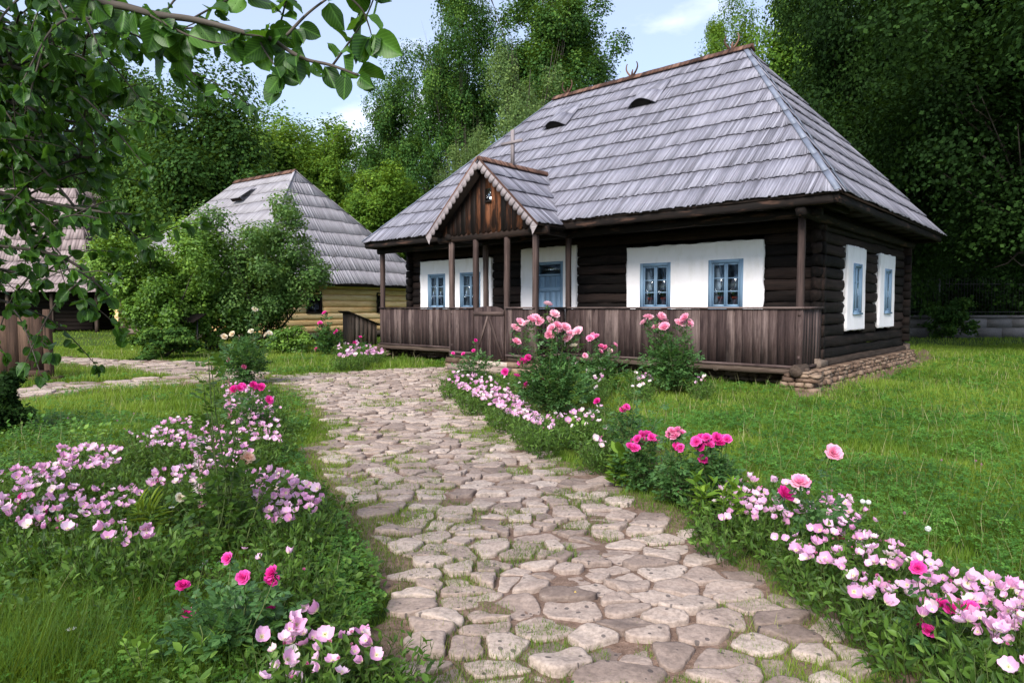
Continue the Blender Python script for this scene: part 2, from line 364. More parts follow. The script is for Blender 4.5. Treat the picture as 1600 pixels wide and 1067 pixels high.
# ridge boards, hip flashing, horn ornaments
mb = MB(); x = RX0-.1
while x < RX1+.05:
    w = .10+random.random()*.07
    for sgn in (-1, 1):
        mb.beam((x+w/2, RY+sgn*.015, ZR+.09+random.random()*.012), (x+w/2+random.uniform(-.01, .01), RY+sgn*.16, ZR-.045), .022, w-.008, up=(1, 0, 0))
    x += w
mb.build('ridge_cap', MT['ridge'], ROOF)
for (e, r) in ((c1, r1), (c2, r0)):
    mb = MB()
    e = np.array(e); r = np.array(r); n = 11
    for i in range(n):
        a = e+(r-e)*i/n; b = e+(r-e)*(i+1.04)/n
        for sg, nn in ((-1, np.array([0, -.715, .70])), (1, np.array([.797 if e[0] > 0 else -.797, 0, .604]))):
            d = unit(np.cross(r-e, nn)); d = d if (d[1] > 0) == (sg > 0) else -d
            if sg < 0: d = -d if d[0]*np.sign(e[0]+6) > 0 else d
            u = nn*(.066+.004*(i % 2)); ww = .10 if e[0] > 0 else .05
            V = [a+u+d*0, b+u*.85, b+u*.85+d*ww, a+u+d*ww]; V += [q-nn*.006 for q in V]
            mb.add(V, np.array([[0, 1, 2, 3], [7, 6, 5, 4], [0, 4, 5, 1], [1, 5, 6, 2], [2, 6, 7, 3], [3, 7, 4, 0]]))
    mb.build('hip_flashing', MT['hipcap'], ROOF)
def horn(xc, s=1):
    m = MB()
    for sg in (-1, 1):
        pts = [(xc+sg*(.04+.13*math.sin(t*2.3))*s*1.1, RY, ZR+.10+t*.36*s) for t in np.linspace(0, 1, 9)]
        m.tube(pts, [.03*(1-.55*t)*s for t in np.linspace(0, 1, 9)], 6)
    m.tube([(xc, RY, ZR+.08), (xc+.01, RY, ZR+.2), (xc+.03, RY, ZR+.27)], [.03, .025, .012], 6)
    m.build('ridge_ornament', MT['ridge'], ROOF)
for xx in (-3.25, -6.2, -8.5): horn(xx)
# eyebrow vents: a hood of boards with a dark mouth
for (vx, q) in vents:
    s = 4.55/6.506; c = 4.65/6.506
    def rp(xx, qq, h): return (xx, YE+qq*c-h*s, ZE+qq*s+h*c)
    hood = MB(); W = .43; LN = 1.1; n = 12
    def hh(xx, k): return max(0, math.cos(max(-1, min(1, xx/W))*math.pi/2))**1.1*.21*(1-k)+.058
    for i in range(n):
        xa = -W+2*W*i/n; xb = -W+2*W*(i+1)/n-.004
        for k0, k1 in ((0, .5), (.5, 1)):
            V = []
            for (xx, kk) in ((xa, k0), (xb, k0), (xb, k1), (xa, k1)):
                z = hh(xx, kk**1.3); V.append(rp(vx+xx, q+kk*LN, z)); V.append(rp(vx+xx, q+kk*LN, z+.018))
            hood.add(V, np.array([[1, 3, 5, 7], [0, 6, 4, 2], [0, 2, 3, 1], [2, 4, 5, 3], [4, 6, 7, 5], [6, 0, 1, 7]]), (random.random(), 0, 0), np.array([(kk, xx, 0) for xx, kk in ((xa, k0), (xa, k0), (xb, k0), (xb, k0), (xb, k1), (xb, k1), (xa, k1), (xa, k1))])+RG.random(3)*30)
    v = hood.build('roof_vent', MT['shingle'], ROOF)
    m = MB(); xs = np.linspace(-W*.66, W*.66, 13)
    V = [rp(vx+a, q+.03, .05) for a in xs]+[rp(vx+a, q+.03, hh(a, 0)+.004) for a in xs]
    m.add(V, [[i, i+1, 14+i, 13+i] for i in range(12)]); m.build('vent_opening', m_plain('vent_void', (.006, .005, .004)), ROOF)

# eaves: fascia, soffit, plates
mb = MB()
mb.log((XLE+.05, YE+.07, ZE-.10), (XR-.05, YE+.07, ZE-.10), .09, .16, 60, .012); mb.log((XR-.09, YE+.02, ZE-.10), (XR-.09, YB-.1, ZE-.10), .09, .16, 40, .012)
mb.log((XLE+.1, YE+.1, ZE-.10), (XLE+.1, YB-.1, ZE-.10), .09, .16, 30, .01); mb.log((XLE, YB-.1, ZE-.1), (XR-.05, YB-.1, ZE-.1), .09, .16, 30, .01)
mb.log((-12.55, .02, 3.22), (.30, .02, 3.22), .17, .18, 60, .012); mb.log((.06, -.4, 3.20), (.06, 8.6, 3.20), .17, .18, 40, .012)
mb.build('eave_beam', MT['beam'], HOUSE, True)
mb = MB()
for i in range(15):
    mb.box(XLE+.15+i*.88, XLE+.15+i*.88+.872, YE+.12, WY, ZE-.075, ZE-.05, 'x')
for i in range(9): mb.box(.0, XR-.14, YE+.15+i*1.0, YE+.15+i*1.0+.99, ZE-.078, ZE-.053, 'y')
mb.box(XLE+.15, 0, WY, YB-.15, ZE-.077, ZE-.052, 'x')
for i in range(27): mb.box(-12.4+i*.49, -12.32+i*.49, YE+.13, WY+.05, ZE-.17, ZE-.08, 'y')
mb.build('soffit', MT['dark'], HOUSE)

# log walls (segments between the plastered bays)
LH = .232
panels = [(-11.93, -8.88, 1.05, 2.92), (-7.755, -5.926, .46, 3.07), (-4.417, -1.177, 1.05, 2.90)]
mb = MB()
def wall_x(y, x0, x1, z0, z1, out, seg_holes):
    z = z0; k = 0
    while z < z1-.05:
        cuts = [x0]
        hs = sorted(h for h in seg_holes if not (h[3] < z+LH*.35 or h[2] > z+LH*.65))
        segs = []; a = x0
        for h in hs: segs.append((a, h[0])); a = h[1]
        segs.append((a, x1))
        for a, b in segs:
            if b-a > .03: mb.log((a, y+random.uniform(-.012, .012), z+LH/2), (b, y+random.uniform(-.012, .012), z+LH/2), .17, LH*random.uniform(.93, 1.0), max(4, int((b-a)*9)), .018, sq=5.5)
        z += LH; k += 1
def wall_y(x, y0, y1, z0, z1, seg_holes):
    z = z0
    while z < z1-.05:
        hs = sorted(h for h in seg_holes if not (h[3] < z+LH*.35 or h[2] > z+LH*.65)); segs = []; a = y0
        for h in hs: segs.append((a, h[0])); a = h[1]
        segs.append((a, y1))
        for a, b in segs:
            if b-a > .03: mb.log((x+random.uniform(-.012, .012), a, z+LH/2), (x+random.uniform(-.012, .012), b, z+LH/2), .17, LH*random.uniform(.93, 1.0), max(4, int((b-a)*9)), .018, sq=5.5)
        z += LH
wall_x(WY+.115, -12.55, -.0, .46, 3.3, -1, panels)
spanels = [(WY+1.51, WY+2.87, 1.03, 2.80), (WY+4.17, WY+5.63, 1.03, 2.80)]
wall_y(-.115, WY-.12, WY+7.25, .46, 3.3, spanels)
wall_y(-12.45, WY-.12, WY+7.25, .46+LH/2, 3.3, []); wall_x(WY+7.05, -12.6, .12, .46+LH/2, 3.3, 1, [])
mb.build('wall', MT['log'], HOUSE, True)
mb = MB(); mb.box(-12.3, -.28, WY+.35, WY+.36, .5, 3.36); mb.V.pop(); mb.F.pop(); mb.C.pop(); mb.L.pop(); mb.M.pop(); mb.n = 0
# dim room behind the windows: floor, back and side linings, so the panes look into a room
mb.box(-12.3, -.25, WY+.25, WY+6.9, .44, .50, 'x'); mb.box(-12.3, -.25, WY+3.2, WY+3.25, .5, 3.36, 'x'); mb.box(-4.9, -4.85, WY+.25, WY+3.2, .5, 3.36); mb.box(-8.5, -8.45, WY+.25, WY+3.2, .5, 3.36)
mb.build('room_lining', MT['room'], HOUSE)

# white plastered bays with openings
def panel_x(x0, x1, z0, z1, y0, y1, holes):
    m = MB(); segs = sorted(holes); a = x0; n = 0
    def cell(a, b, z0, z1):
        if b-a < .001 or z1-z0 < .001: return
        nx = max(1, int((b-a)/.16)); nz = max(1, int((z1-z0)/.16)); V = []
        for k in range(nz+1):
            for i in range(nx+1):
                x = a+(b-a)*i/nx; z = z0+(z1-z0)*k/nz; V.append((x, y0+mn.noise(Vector((x*1.7, z*1.7, y0)))*.014, z))
        F = [(k*(nx+1)+i, k*(nx+1)+i+1, (k+1)*(nx+1)+i+1, (k+1)*(nx+1)+i) for k in range(nz) for i in range(nx)]
        m.add(V, np.array(F)); m.box(a, b, y0+.018, y1, z0, z1)
    for (h0, h1, hz0, hz1) in segs:
        cell(a, h0, z0, z1); cell(h0, h1, z0, hz0); cell(h0, h1, hz1, z1); a = h1
    cell(a, x1, z0, z1)
    # ragged hand-troweled border
    rim = []
    for (pa, pb) in (((x0, z0), (x1, z0)), ((x1, z0), (x1, z1)), ((x1, z1), (x0, z1)), ((x0, z1), (x0, z0))):
        L_ = math.hypot(pb[0]-pa[0], pb[1]-pa[1]); k = int(L_/.09)
        for i in range(k): t = i/k; rim.append((pa[0]+(pb[0]-pa[0])*t, pa[1]+(pb[1]-pa[1])*t))
    k = len(rim); V = []; cx = (x0+x1)/2; cz = (z0+z1)/2
    for i, (x, z) in enumerate(rim):
        e = .014+mn.noise(Vector((x*3.1, z*3.1, 9)))*.035+mn.noise(Vector((x*11, z*11, 9)))*.014
        dx = (1 if x > x1-.01 else -1 if x < x0+.01 else 0); dz = (1 if z > z1-.01 else -1 if z < z0+.01 else 0)
        nz_ = mn.noise(Vector((x*1.7, z*1.7, y0)))*.014
        V.append((x-dx*.02, y0-.003+nz_, z-dz*.02)); V.append((x+dx*e, y0+.008, z+dz*e)); V.append((x+dx*e, y0+.05, z+dz*e))
    F = []
    for i in range(k):
        j = (i+1) % k; F += [(i*3, j*3, j*3+1, i*3+1), (i*3+1, j*3+1, j*3+2, i*3+2)]
    m.add(V, np.array(F)); return m
def window(parent, w, h, loc, rz=0, rows=3, casing=.075, name='window'):
    """origin: bottom left of the casing, facing -y"""
    t = empty(name, loc, rz); t.parent = parent; m = MB()
    c = casing
    m.box(0, c, -.03, .10, 0, h, 'z'); m.box(w-c, w, -.03, .10, 0, h, 'z'); m.box(c, w-c, -.03, .10, h-c, h, 'x'); m.box(c, w-c, -.035, .10, 0, c*.8, 'x')
    f = m.build('frame', MT['blue'], t)
    m = MB(); m.box(-.02, w+.02, -.055, -.03, -.03, .012, 'x'); m.build('sill', MT['blue'], t)
    a, b = c+.004, w-c-.004; z0, z1 = c*.8+.004, h-c-.004; mid = (a+b)/2
    for (p, q) in ((a, mid-.003), (mid+.003, b)):
        m = MB(); s = .036; m.box(p, p+s, .0, .04, z0, z1, 'z'); m.box(q-s, q, .0, .04, z0, z1, 'z'); m.box(p+s, q-s, .0, .04, z0, z0+s, 'x'); m.box(p+s, q-s, .0, .04, z1-s, z1, 'x')
        for k in range(1, rows): zz = z0+s+(z1-z0-2*s)*k/rows; m.box(p+s, q-s, .008, .032, zz-.011, zz+.011, 'x')
        m.build('sash', MT['blue'], t)
        m = MB(); m.box(p+s*.5, q-s*.5, .018, .022, z0+s*.5, z1-s*.5); m.build('pane', MT['glass'], t)
    m = MB(); n = 22
    for (p, q) in ((a, a+(b-a)*.24), (b-(b-a)*.10, b)):
        V = []
        for i in range(n+1):
            x = p+(q-p)*i/n; y = .12+math.sin(i*1.9)*.012
            V += [(x, y, z0), (x, y, z1)]
        m.add(V, np.array([(2*i, 2*i+2, 2*i+3, 2*i+1) for i in range(n)]))
    m.build('curtain', MT['curtain'], t, True)
    return t
PN = [((-11.93, -8.88, 1.05, 2.92), [(-11.565, -10.78), (-10.14, -9.30)]), ((-4.417, -1.177, 1.05, 2.90), [(-4.054, -3.267), (-2.355, -1.584)])]
for (x0, x1, z0, z1), ws in PN:
    panel_x(x0, x1, z0, z1, WY-.035, WY+.16, [(a, b, 1.47, 2.53) for a, b in ws]).build('plaster_panel', MT['plaster'], HOUSE, False)
    for a, b in ws: window(HOUSE, b-a, 1.06, (a, WY-.02, 1.47))
panel_x(-7.755, -5.926, .46, 3.07, WY-.035, WY+.16, [(-7.235, -6.33, .46, 2.70)]).build('plaster_panel', MT['plaster'], HOUSE)
for (y0, y1, z0, z1), (a, b) in zip(spanels, ((WY+1.907, WY+2.555), (WY+4.6, WY+5.27))):
    p = panel_x(y0, y1, z0, z1, -.035, .16, [(a, b, 1.38, 2.46)]).build('plaster_panel', MT['plaster'], HOUSE)
    p.rotation_euler = (0, 0, math.pi/2)
    window(HOUSE, b-a, 1.08, (.02, a, 1.38), math.pi/2)
# door
D = empty('door', (-7.235, WY-.01, .47)); D.parent = HOUSE
m = MB(); m.box(0, .075, -.03, .14, 0, 2.23, 'z'); m.box(.83, .905, -.03, .14, 0, 2.23, 'z'); m.box(.075, .83, -.03, .14, 2.155, 2.23, 'x'); m.box(.075, .83, -.02, .12, 1.86, 1.91, 'x'); m.build('door_frame', MT['blue'], D)
m = MB()
for i in range(4): m.box(.08+i*.1865, .08+(i+1)*.1865-.004, .02, .06, .02, 1.855, 'z')
m.box(.08, .825, .005, .02, .25, .37, 'x'); m.box(.08, .825, .005, .02, 1.45, 1.57, 'x'); m.build('door_leaf', MT['blue'], D)
m = MB(); m.box(.08, .825, .03, .036, 1.912, 2.153); m.build('transom', MT['glass'], D)
m = MB(); m.tube([(.74, .0, 1.0), (.74, -.05, 1.0), (.66, -.055, 1.0)], .012, 8); m.build('handle', MT['iron'], D)

# porch floor, sills, stone footing
mb = MB()
for i in range(8): mb.box(-12.55, .0, .03+i*.142, .165+i*.142, .40, .44, 'x', .004)
mb.log((-12.6, .05, .33), (.12, .05, .33), .16, .14, 50, .01)
for i in range(9): mb.log((-12.4+i*1.54, -.02, .32), (-12.4+i*1.54, WY+.2, .32), .13, .12, 6, .01)
mb.build('porch_floor', MT['oldwood'], HOUSE)
mb = MB(); mb.log((-.08, WY-.25, .40), (-.08, 8.45, .40), .24, .17, 30, .012); mb.log((-12.6, WY+.1, .40), (.06, WY+.1, .40), .22, .16, 40, .01); mb.log((-.02, -.28, .37), (-.02, .28, .37), .2, .18, 6, .02); mb.log((.0, WY-.42, .42), (.0, WY-.1, .42), .2, .2, 6, .02); mb.log((.0, 8.3, .42), (.0, 8.62, .42), .2, .2, 6, .02)
mb.build('sill_beam', MT['oldwood'], HOUSE, True)
def stones_wall(mb, p0, p1, z1, depth, nrm, seed, batter=.0, lx=.21, hz=.085):
    """dry stone: rows of rounded stones along p0->p1"""
    rnd = random.Random(seed); p0 = np.array(p0, float); p1 = np.array(p1, float); a = p1-p0; L_ = np.linalg.norm(a); a /= L_; nr = np.array(nrm, float)
    z = -.03
    while z < z1-.02:
        h = min(hz*rnd.uniform(.75, 1.3), z1-z+.01); s = -rnd.random()*.1; bt = batter*(1-z/max(z1, .01))
        while s < L_:
            w = lx*rnd.uniform(.5, 1.4); c = p0+a*(s+w/2)+np.array([0, 0, z+h/2])+nr*(bt+rnd.uniform(-.03, .03))
            V = []; n1, n2 = 8, 5; sd = rnd.random()*99
            for i in range(n2+1):
                ph = math.pi*i/n2
                for j in range(n1):
                    th = 2*math.pi*j/n1; v = np.array([math.sin(ph)*math.cos(th), math.sin(ph)*math.sin(th), math.cos(ph)])
                    v = np.sign(v)*np.abs(v)**.40; k = 1+.34*mn.noise(Vector((sd+v[0]*1.3, v[1]*1.3, v[2]*1.3)))
                    V.append(c+a*v[0]*w*.49*k+nr*v[1]*depth*.5*k+np.array([0, 0, v[2]*h*.5*k]))
            F = [(i*n1+j, (i+1)*n1+j, (i+1)*n1+(j+1) % n1, i*n1+(j+1) % n1) for i in range(n2) for j in range(n1)]
            mb.add(V, np.array(F), (rnd.random(), rnd.random(), 0)); s += w
        z += h
mb = MB()
stones_wall(mb, (.06, -.12, 0), (.06, 8.55, 0), .34, .3, (1, 0, 0), 5, .08)
stones_wall(mb, (-.22, -.06, 0), (.2, -.06, 0), .30, .3, (0, -1, 0), 6, .06)
stones_wall(mb, (-.22, .12, 0), (.1, .12, 0), .28, .3, (0, -1, 0), 16, .06)
stones_wall(mb, (-12.6, WY+.05, 0), (.05, WY+.05, 0), .34, .3, (0, -1, 0), 7, .03, .35)
stones_wall(mb, (-12.7, .0, 0), (-12.3, .0, 0), .24, .3, (0, -1, 0), 8, .06)
stones_wall(mb, (-12.6, 0, 0), (-12.6, 8.4, 0), .34, .3, (-1, 0, 0), 9, .03, .4)
mb.build('stone_footing', MT['fieldstone'], HOUSE, False)

# plank railing round the porch and the entrance bay
RB, RT = .43, 1.5
def rail(parts, name='porch_railing'):
    m = MB()
    for (p, q) in parts:
        p = np.array(p, float); q = np.array(q, float); a = q-p; L_ = np.linalg.norm(a); a /= L_; n = np.array([a[1], -a[0]]); s = 0
        while s < L_-.02:
            w = min(random.uniform(.13, .21), L_-s); zb = RB+random.uniform(-.012, .008); zt = RT-.02+random.uniform(-.008, .004); th = random.uniform(.018, .024); o = random.uniform(-.004, .004)
            V = []
            for zz in (zb, zt):
                for (ss, dd) in ((s+.003, o), (s+w-.003, o), (s+w-.003, o+th), (s+.003, o+th)):
                    b = p+a*ss+n*(-dd); V.append((b[0], b[1], zz))
            m.add(V, np.array([[3, 2, 1, 0], [4, 5, 6, 7], [0, 1, 5, 4], [1, 2, 6, 5], [2, 3, 7, 6], [3, 0, 4, 7]]), None, np.array([(v[2], (i % 4 in (1, 2))*w, 0) for i, v in enumerate(V)])+RG.random(3)*50); s += w
        c = lambda t, d, z: tuple(np.append(p+a*t-n*d, z))
        m.beam(c(-.01, .0, RT), c(L_+.01, .0, RT), .085, .035); m.beam(c(0, .05, RT-.12), c(L_, .05, RT-.12), .05, .08); m.beam(c(0, .05, RB+.15), c(L_, .05, RB+.15), .05, .08); m.beam(c(0, -.02, RB-.02), c(L_, -.02, RB-.02), .04, .05)
    return m.build(name, MT['plank'], HOUSE)
BY = -1.21; B0, B1, B2, B3 = -8.05, -7.21, -6.20, -5.35
rail([((-12.5, 0), (B0-.07, 0))]); rail([((B3+.05, 0), (.0, 0))]); rail([((.0, 0), (.0, WY-.05))]); rail([((-12.5, WY-.05), (-12.5, 0))])
rail([((B0, BY), (B1-.03, BY))]); rail([((B2+.03, BY), (B3, BY))]); rail([((B3, BY), (B3, -.04))]); rail([((B0, -.04), (B0, BY))])
def post(x, y, z0=.42, z1=3.15, s=.115):
    m = MB(); m.log((x, y, z0), (x, y, z1), s, s, 10, .006, sq=8, n=12, up=(0, 1, 0)); m.build('porch_post', MT['post'], HOUSE)
for x, y in ((-.06, .07), (-12.44, .07), (B3, .07), (B0, .07)): post(x, y)
for x in (B0, B1, B2, B3): post(x, BY+.07, .30, 3.16)
mb = MB()
for i in range(9): mb.box(B0-.05, B3+.05, BY+.02+i*.135, BY+.15+i*.135, .40, .44, 'x')
mb.box(B0-.08, B3+.08, BY+.03, BY+.15, .27, .40, 'x'); mb.build('bay_floor', MT['oldwood'], HOUSE)
mb = MB(); stones_wall(mb, (B0-.05, BY+.1, 0), (B1-.1, BY+.1, 0), .26, .35, (0, -1, 0), 21, .02, .4, .2); mb.build('bay_footing', MT['fieldstone'], HOUSE); mb = MB(); stones_wall(mb, (B2, BY+.12, 0), (B3+.1, BY+.12, 0), .25, .3, (0, -1, 0), 22, .02, .35, .12)
mb.build('bay_footing', MT['fieldstone'], HOUSE)
mb = MB(); mb.box(B1-.5, B2+.25, BY-.42, BY+.05, .02, .13, 'x', .03); mb.box(B1-.1, B2+.1, BY-.05, BY+.1, .13, .24, 'x', .02); mb.build('doorstep', MT['paving'], HOUSE)
# small round-topped gate
GT = empty('porch_gate', (B1+.02, BY-.02, .30)); GT.parent = HOUSE; m = MB(); gw = .97; n = 7
for i in range(n):
    xa = gw*i/n+.003; xb = gw*(i+1)/n-.003
    def tz(x): return 1.12+.12*math.sqrt(max(0, 1-((x-gw/2)/(gw/2))**2))
    m.prism([(xa, 0), (xb, 0), (xb, tz(xb)), ((xa+xb)/2, tz((xa+xb)/2)), (xa, tz(xa))], 0, .022, 'y')
m.build('gate_boards', MT['plank'], GT)
m = MB(); m.beam((0.0, -.012, 1.07), (gw, -.012, 1.07), .022, .09); m.beam((.5, -.012, 1.0), (gw-.06, -.012, .04), .022, .075); m.build('gate_brace', MT['post'], GT)
m = MB(); m.beam((.46, -.012, 1.0), (.16, -.012, .28), .018, .05); m.build('gate_brace', MT['post'], GT)

# entrance gable
GX = -6.757; GZ = 4.89; GE = 3.30; GW = 1.735; GY0 = -1.52
mrise = 4.55/4.65
def ymain(z): return YE+(z-ZE)/mrise
mb = MB()
sl = math.hypot(GW, GZ-GE)
for sg in (-1, 1):
    A = np.array([GX+sg*GW, GY0, GE]); B = np.array([GX+sg*GW, ymain(GE)+.05, GE]); T0 = np.array([GX, GY0, GZ]); T1 = np.array([GX, ymain(GZ)+.05, GZ])
    # courses along y with the inner ends cut on the valley
    e = np.array([0, 1., 0]); up = (T0-A)/sl; nr = np.cross(e, up); nr = nr if nr[2] > 0 else -nr
    rows = 4; ch = sl/rows; rnd = random.Random(31+sg)
    for r in range(rows):
        s = 0
        while True:
            w = rnd.uniform(.05, .10); qa = r*ch+mn.noise(Vector((s*.8, r, 3)))*.03+rnd.uniform(-.02, .02); qb = min(sl-.003, (r+1.12)*ch)
            lim0 = (B[1]-A[1])+(T1[1]-T0[1]-(B[1]-A[1]))*max(0, qa)/sl; lim1 = (B[1]-A[1])+(T1[1]-T0[1]-(B[1]-A[1]))*qb/sl
            if s > lim1: break
            lf = .036+rnd.random()*.012; V = []; W = []
            for k, (ss, qq) in enumerate(((s, qa), (min(s+w-.004, lim0) if s < lim0 else s+.001, qa), (min(s+w-.004, lim1), qb), (s, qb))):
                h = lf if k < 2 else .004
                if s > lim0 and k < 2: qq = qa+(qb-qa)*min(1, (s-lim0)/(lim1-lim0))
                b = A+e*ss+up*qq+nr*h; V += [b, b+nr*.016]; W += [(qq, ss, 0), (qq, ss, .01)]
            mb.add(V, np.array([[1, 3, 5, 7], [0, 6, 4, 2], [0, 2, 3, 1], [2, 4, 5, 3], [4, 6, 7, 5], [6, 0, 1, 7]]), (rnd.random(), rnd.random(), 0), np.array(W)+np.array([rnd.random()*40, rnd.random()*40, 0])); s += w
PG = mb.build('porch_gable_roof', MT['shingle'], HOUSE)
mb = MB()
for sg in (-1, 1): roof_deck(mb, [((GX+sg*GW, GY0+.03, GE), (GX+sg*GW, ymain(GE)+.3, GE), (GX, ymain(GZ)+.3, GZ), (GX, GY0+.03, GZ))])
mb.build('gable_deck', MT['dark'], PG)
mb = MB(); y = GY0
while y < ymain(GZ)+.1:
    w = random.uniform(.07, .12)
    for sg in (-1, 1): mb.beam((GX+sg*.01, y+w/2, GZ+.085+random.random()*.01), (GX+sg*.13, y+w/2, GZ-.03), .022, w-.006, up=(0, 1, 0))
    y += w
mb.build('ridge_cap', MT['ridge'], PG)
for sg in (-1, 1):   # scalloped bargeboards
    A = np.array([GX+sg*(GW+.06), GE-.05]); T = np.array([GX, GZ+.035]); d = T-A; L_ = np.linalg.norm(d); d /= L_; n = np.array([d[1], -d[0]]); n = n if n[1] < 0 else -n
    pts = [A, ]; ns = 14; lo = []
    for i in range(ns):
        for k in range(7):
            t = (i+k/6)/ns*(L_-.10); dd = .10+.075*math.sin(math.pi*k/6)**.7
            lo.append(A+d*t+n*dd)
    up_ = [A+d*L_*j/20 for j in range(21)]
    m = MB(); lo2 = lo
    nn = len(lo2); V = []
    for yy in (GY0-.035, GY0-.012):
        for j, q in enumerate(lo2):
            tq = np.dot(q-A, d); u = A+d*tq+n*.0; V.append((u[0], yy, u[1])); V.append((q[0], yy, q[1]))
    k2 = nn*2; F = []
    for j in range(nn-1): F += [(2*j, 2*j+1, 2*j+3, 2*j+2), (k2+2*j+2, k2+2*j+3, k2+2*j+1, k2+2*j), (2*j+1, k2+2*j+1, k2+2*j+3, 2*j+3), (2*j, 2*j+2, k2+2*j+2, k2+2*j)]
    W = [(np.dot(np.array([v[0], v[2]])-A, d), np.dot(np.array([v[0], v[2]])-A, n), 0) for v in V]
    m.add(V, np.array(F), None, np.array(W)); m.add([(A[0], GY0-.036, A[1]), (A[0]+n[0]*.16+d[0]*.03, GY0-.036, A[1]-.19), (A[0]+d[0]*.12+n[0]*.13, GY0-.036, A[1]+d[1]*.12+n[1]*.13), (A[0]+d[0]*.1, GY0-.036, A[1]+d[1]*.1)], [[0, 1, 2, 3]])
    m.build('bargeboard', MT['barge'], PG)
    m = MB(); a3 = np.array([A[0], GY0-.02, A[1]+.02]); t3 = np.array([T[0], GY0-.02, T[1]+.02]); m.beam(a3, t3, .05, .025, up=(0, 1, 0)); m.build('rake_trim', MT['ridge'], PG)
# gable boards with pointed ends, tie beam, little attic window
mb = MB(); gy = BY-.03; x = GX-1.52; i = 0
while x < GX+1.50:
    w = .165; top = GZ-.10-abs(x+w/2-GX)*(GZ-GE)/GW; zb = 3.24; o = random.uniform(0, .006)
    if top > zb+.1:
        hole = abs(x+w/2-GX-.085) < .0826
        if hole:
            mb.prism([(x+.004, zb+.06), (x+w/2-.03, zb+.012), (x+w/2, zb), (x+w/2+.03, zb+.012), (x+w-.004, zb+.06), (x+w-.004, 3.98), (x+.004, 3.98)], gy-o, gy-o+.022, 'y')
            mb.prism([(x+.004, 4.27), (x+w-.004, 4.27), (x+w-.004, top-.03), (x+.004, top-.03)], gy-o, gy-o+.022, 'y')
        else:
            mb.prism([(x+.004, zb+.06), (x+w/2-.03, zb+.012), (x+w/2, zb), (x+w/2+.03, zb+.012), (x+w-.004, zb+.06), (x+w-.004, GZ-.10-abs(x+w-GX)*(GZ-GE)/GW), (x+.004, GZ-.10-abs(x-GX)*(GZ-GE)/GW)], gy-o, gy-o+.022, 'y')
        mb.add([(x+w-.003, gy-.016, zb+.07), (x+w+.003, gy-.016, zb+.07), (x+w+.003, gy-.016, top-.06), (x+w-.003, gy-.016, top-.06)], [[0, 1, 2, 3]])
    x += w
mb.build('gable_wall', MT['gable'], HOUSE)
mb = MB(); mb.log((B0-.45, BY+.06, 3.20), (B3+.35, BY+.06, 3.20), .15, .19, 20, .01)
for xx in (B0, B3): mb.log((xx, BY-.1, 3.23), (xx, .3, 3.23), .14, .16, 8, .01)
for xx in (GX-GW+.12, GX+GW-.12): mb.log((xx, GY0+.03, 3.32), (xx, -.4, 3.32), .11, .13, 8, .01)
mb.build('tie_beam', MT['beam'], HOUSE, True)
AW = empty('attic_window', (GX-.015, gy-.03, 3.97)); AW.parent = HOUSE
m = MB(); m.box(0, .2, -.02, .0, -.03, .015, 'x'); m.build('sill', MT['gable'], AW); m = MB(); m.box(.015, .185, .012, .02, .015, .30); m.build('pane', MT['glass'], AW); m = MB(); m.box(-.1, .3, .08, .1, -.1, .4); m.build('dark_backing', MT['dark'], AW)  # dark backing added behind the pane so no bright patch shows through
# plain wooden cross and pole behind the gable
CR = empty('wooden_cross', tuple(np.array([C0[0], C0[1], 0])+0)); CR.parent = None
lx, ly = GX+.02, -.35; cw = math.cos(-ANG); sw = math.sin(-ANG); cx = C0[0]+cw*lx-sw*ly; cy = C0[1]+sw*lx+cw*ly
CR.location = (cx, cy, GZ+.06); CR.rotation_euler = (0, 0, -ANG); tag(CR, 'plain grey wooden cross standing on the ridge of the entrance gable', 'cross')
m = MB(); m.box(-.04, .04, -.03, .03, -.02, .84, 'z'); m.build('cross_post', MT['barge'], CR)
m = MB(); m.box(-.34, .34, -.05, -.03, .50, .57, 'x'); m.build('cross_arm', MT['barge'], CR)
# flower pots on the inner window sills
def potted(xl, yl, zl, lab, sc=1, rot=False):
    x_, y_ = C0[0]+cw*xl-sw*yl, C0[1]+sw*xl+cw*yl
    o = empty('potted_plant', (x_, y_, zl), -ANG, lab, 'potted plant', 'red pots behind the window panes')
    m = MB(); m.tube([(0, 0, 0), (0, 0, .13*sc), (0, 0, .131*sc), (0, 0, .17*sc)], [.042*sc, .06*sc, .068*sc, .068*sc], 14); m.build('pot', MT['terracotta'], o)
    m = MB(); N = 60; d = unit(RG.normal(size=(N, 3))*[1, 1, .8]); pos = d*.07*sc+np.array([0, 0, .26*sc]); X, Y, Z = frames(d)
    m.scatter([(-.5, 0, 0), (0, .6, 0), (.5, 0, 0), (0, -.6, 0)], [(0, 1, 2, 3)], pos, X, Y, Z, np.full(N, .04), RG.random((N, 2))); m.tube([(0, 0, .1), (0, 0, .25)], .008, 5)
    m.build('leaves', MT['leaf_rose'], o)
def pots():
    names = ['left sash, left window of the right-hand white panel', 'right sash, left window of the right-hand white panel', 'left sash of the window nearest the right porch post', 'right sash of the window nearest the right porch post', 'glass of the window just left of the entrance']
    for (xx, nm) in zip((-3.84, -3.50, -2.12, -1.80, -9.62), names): potted(xx, WY+.072, 1.575, 'red clay pot behind the '+nm, .95)
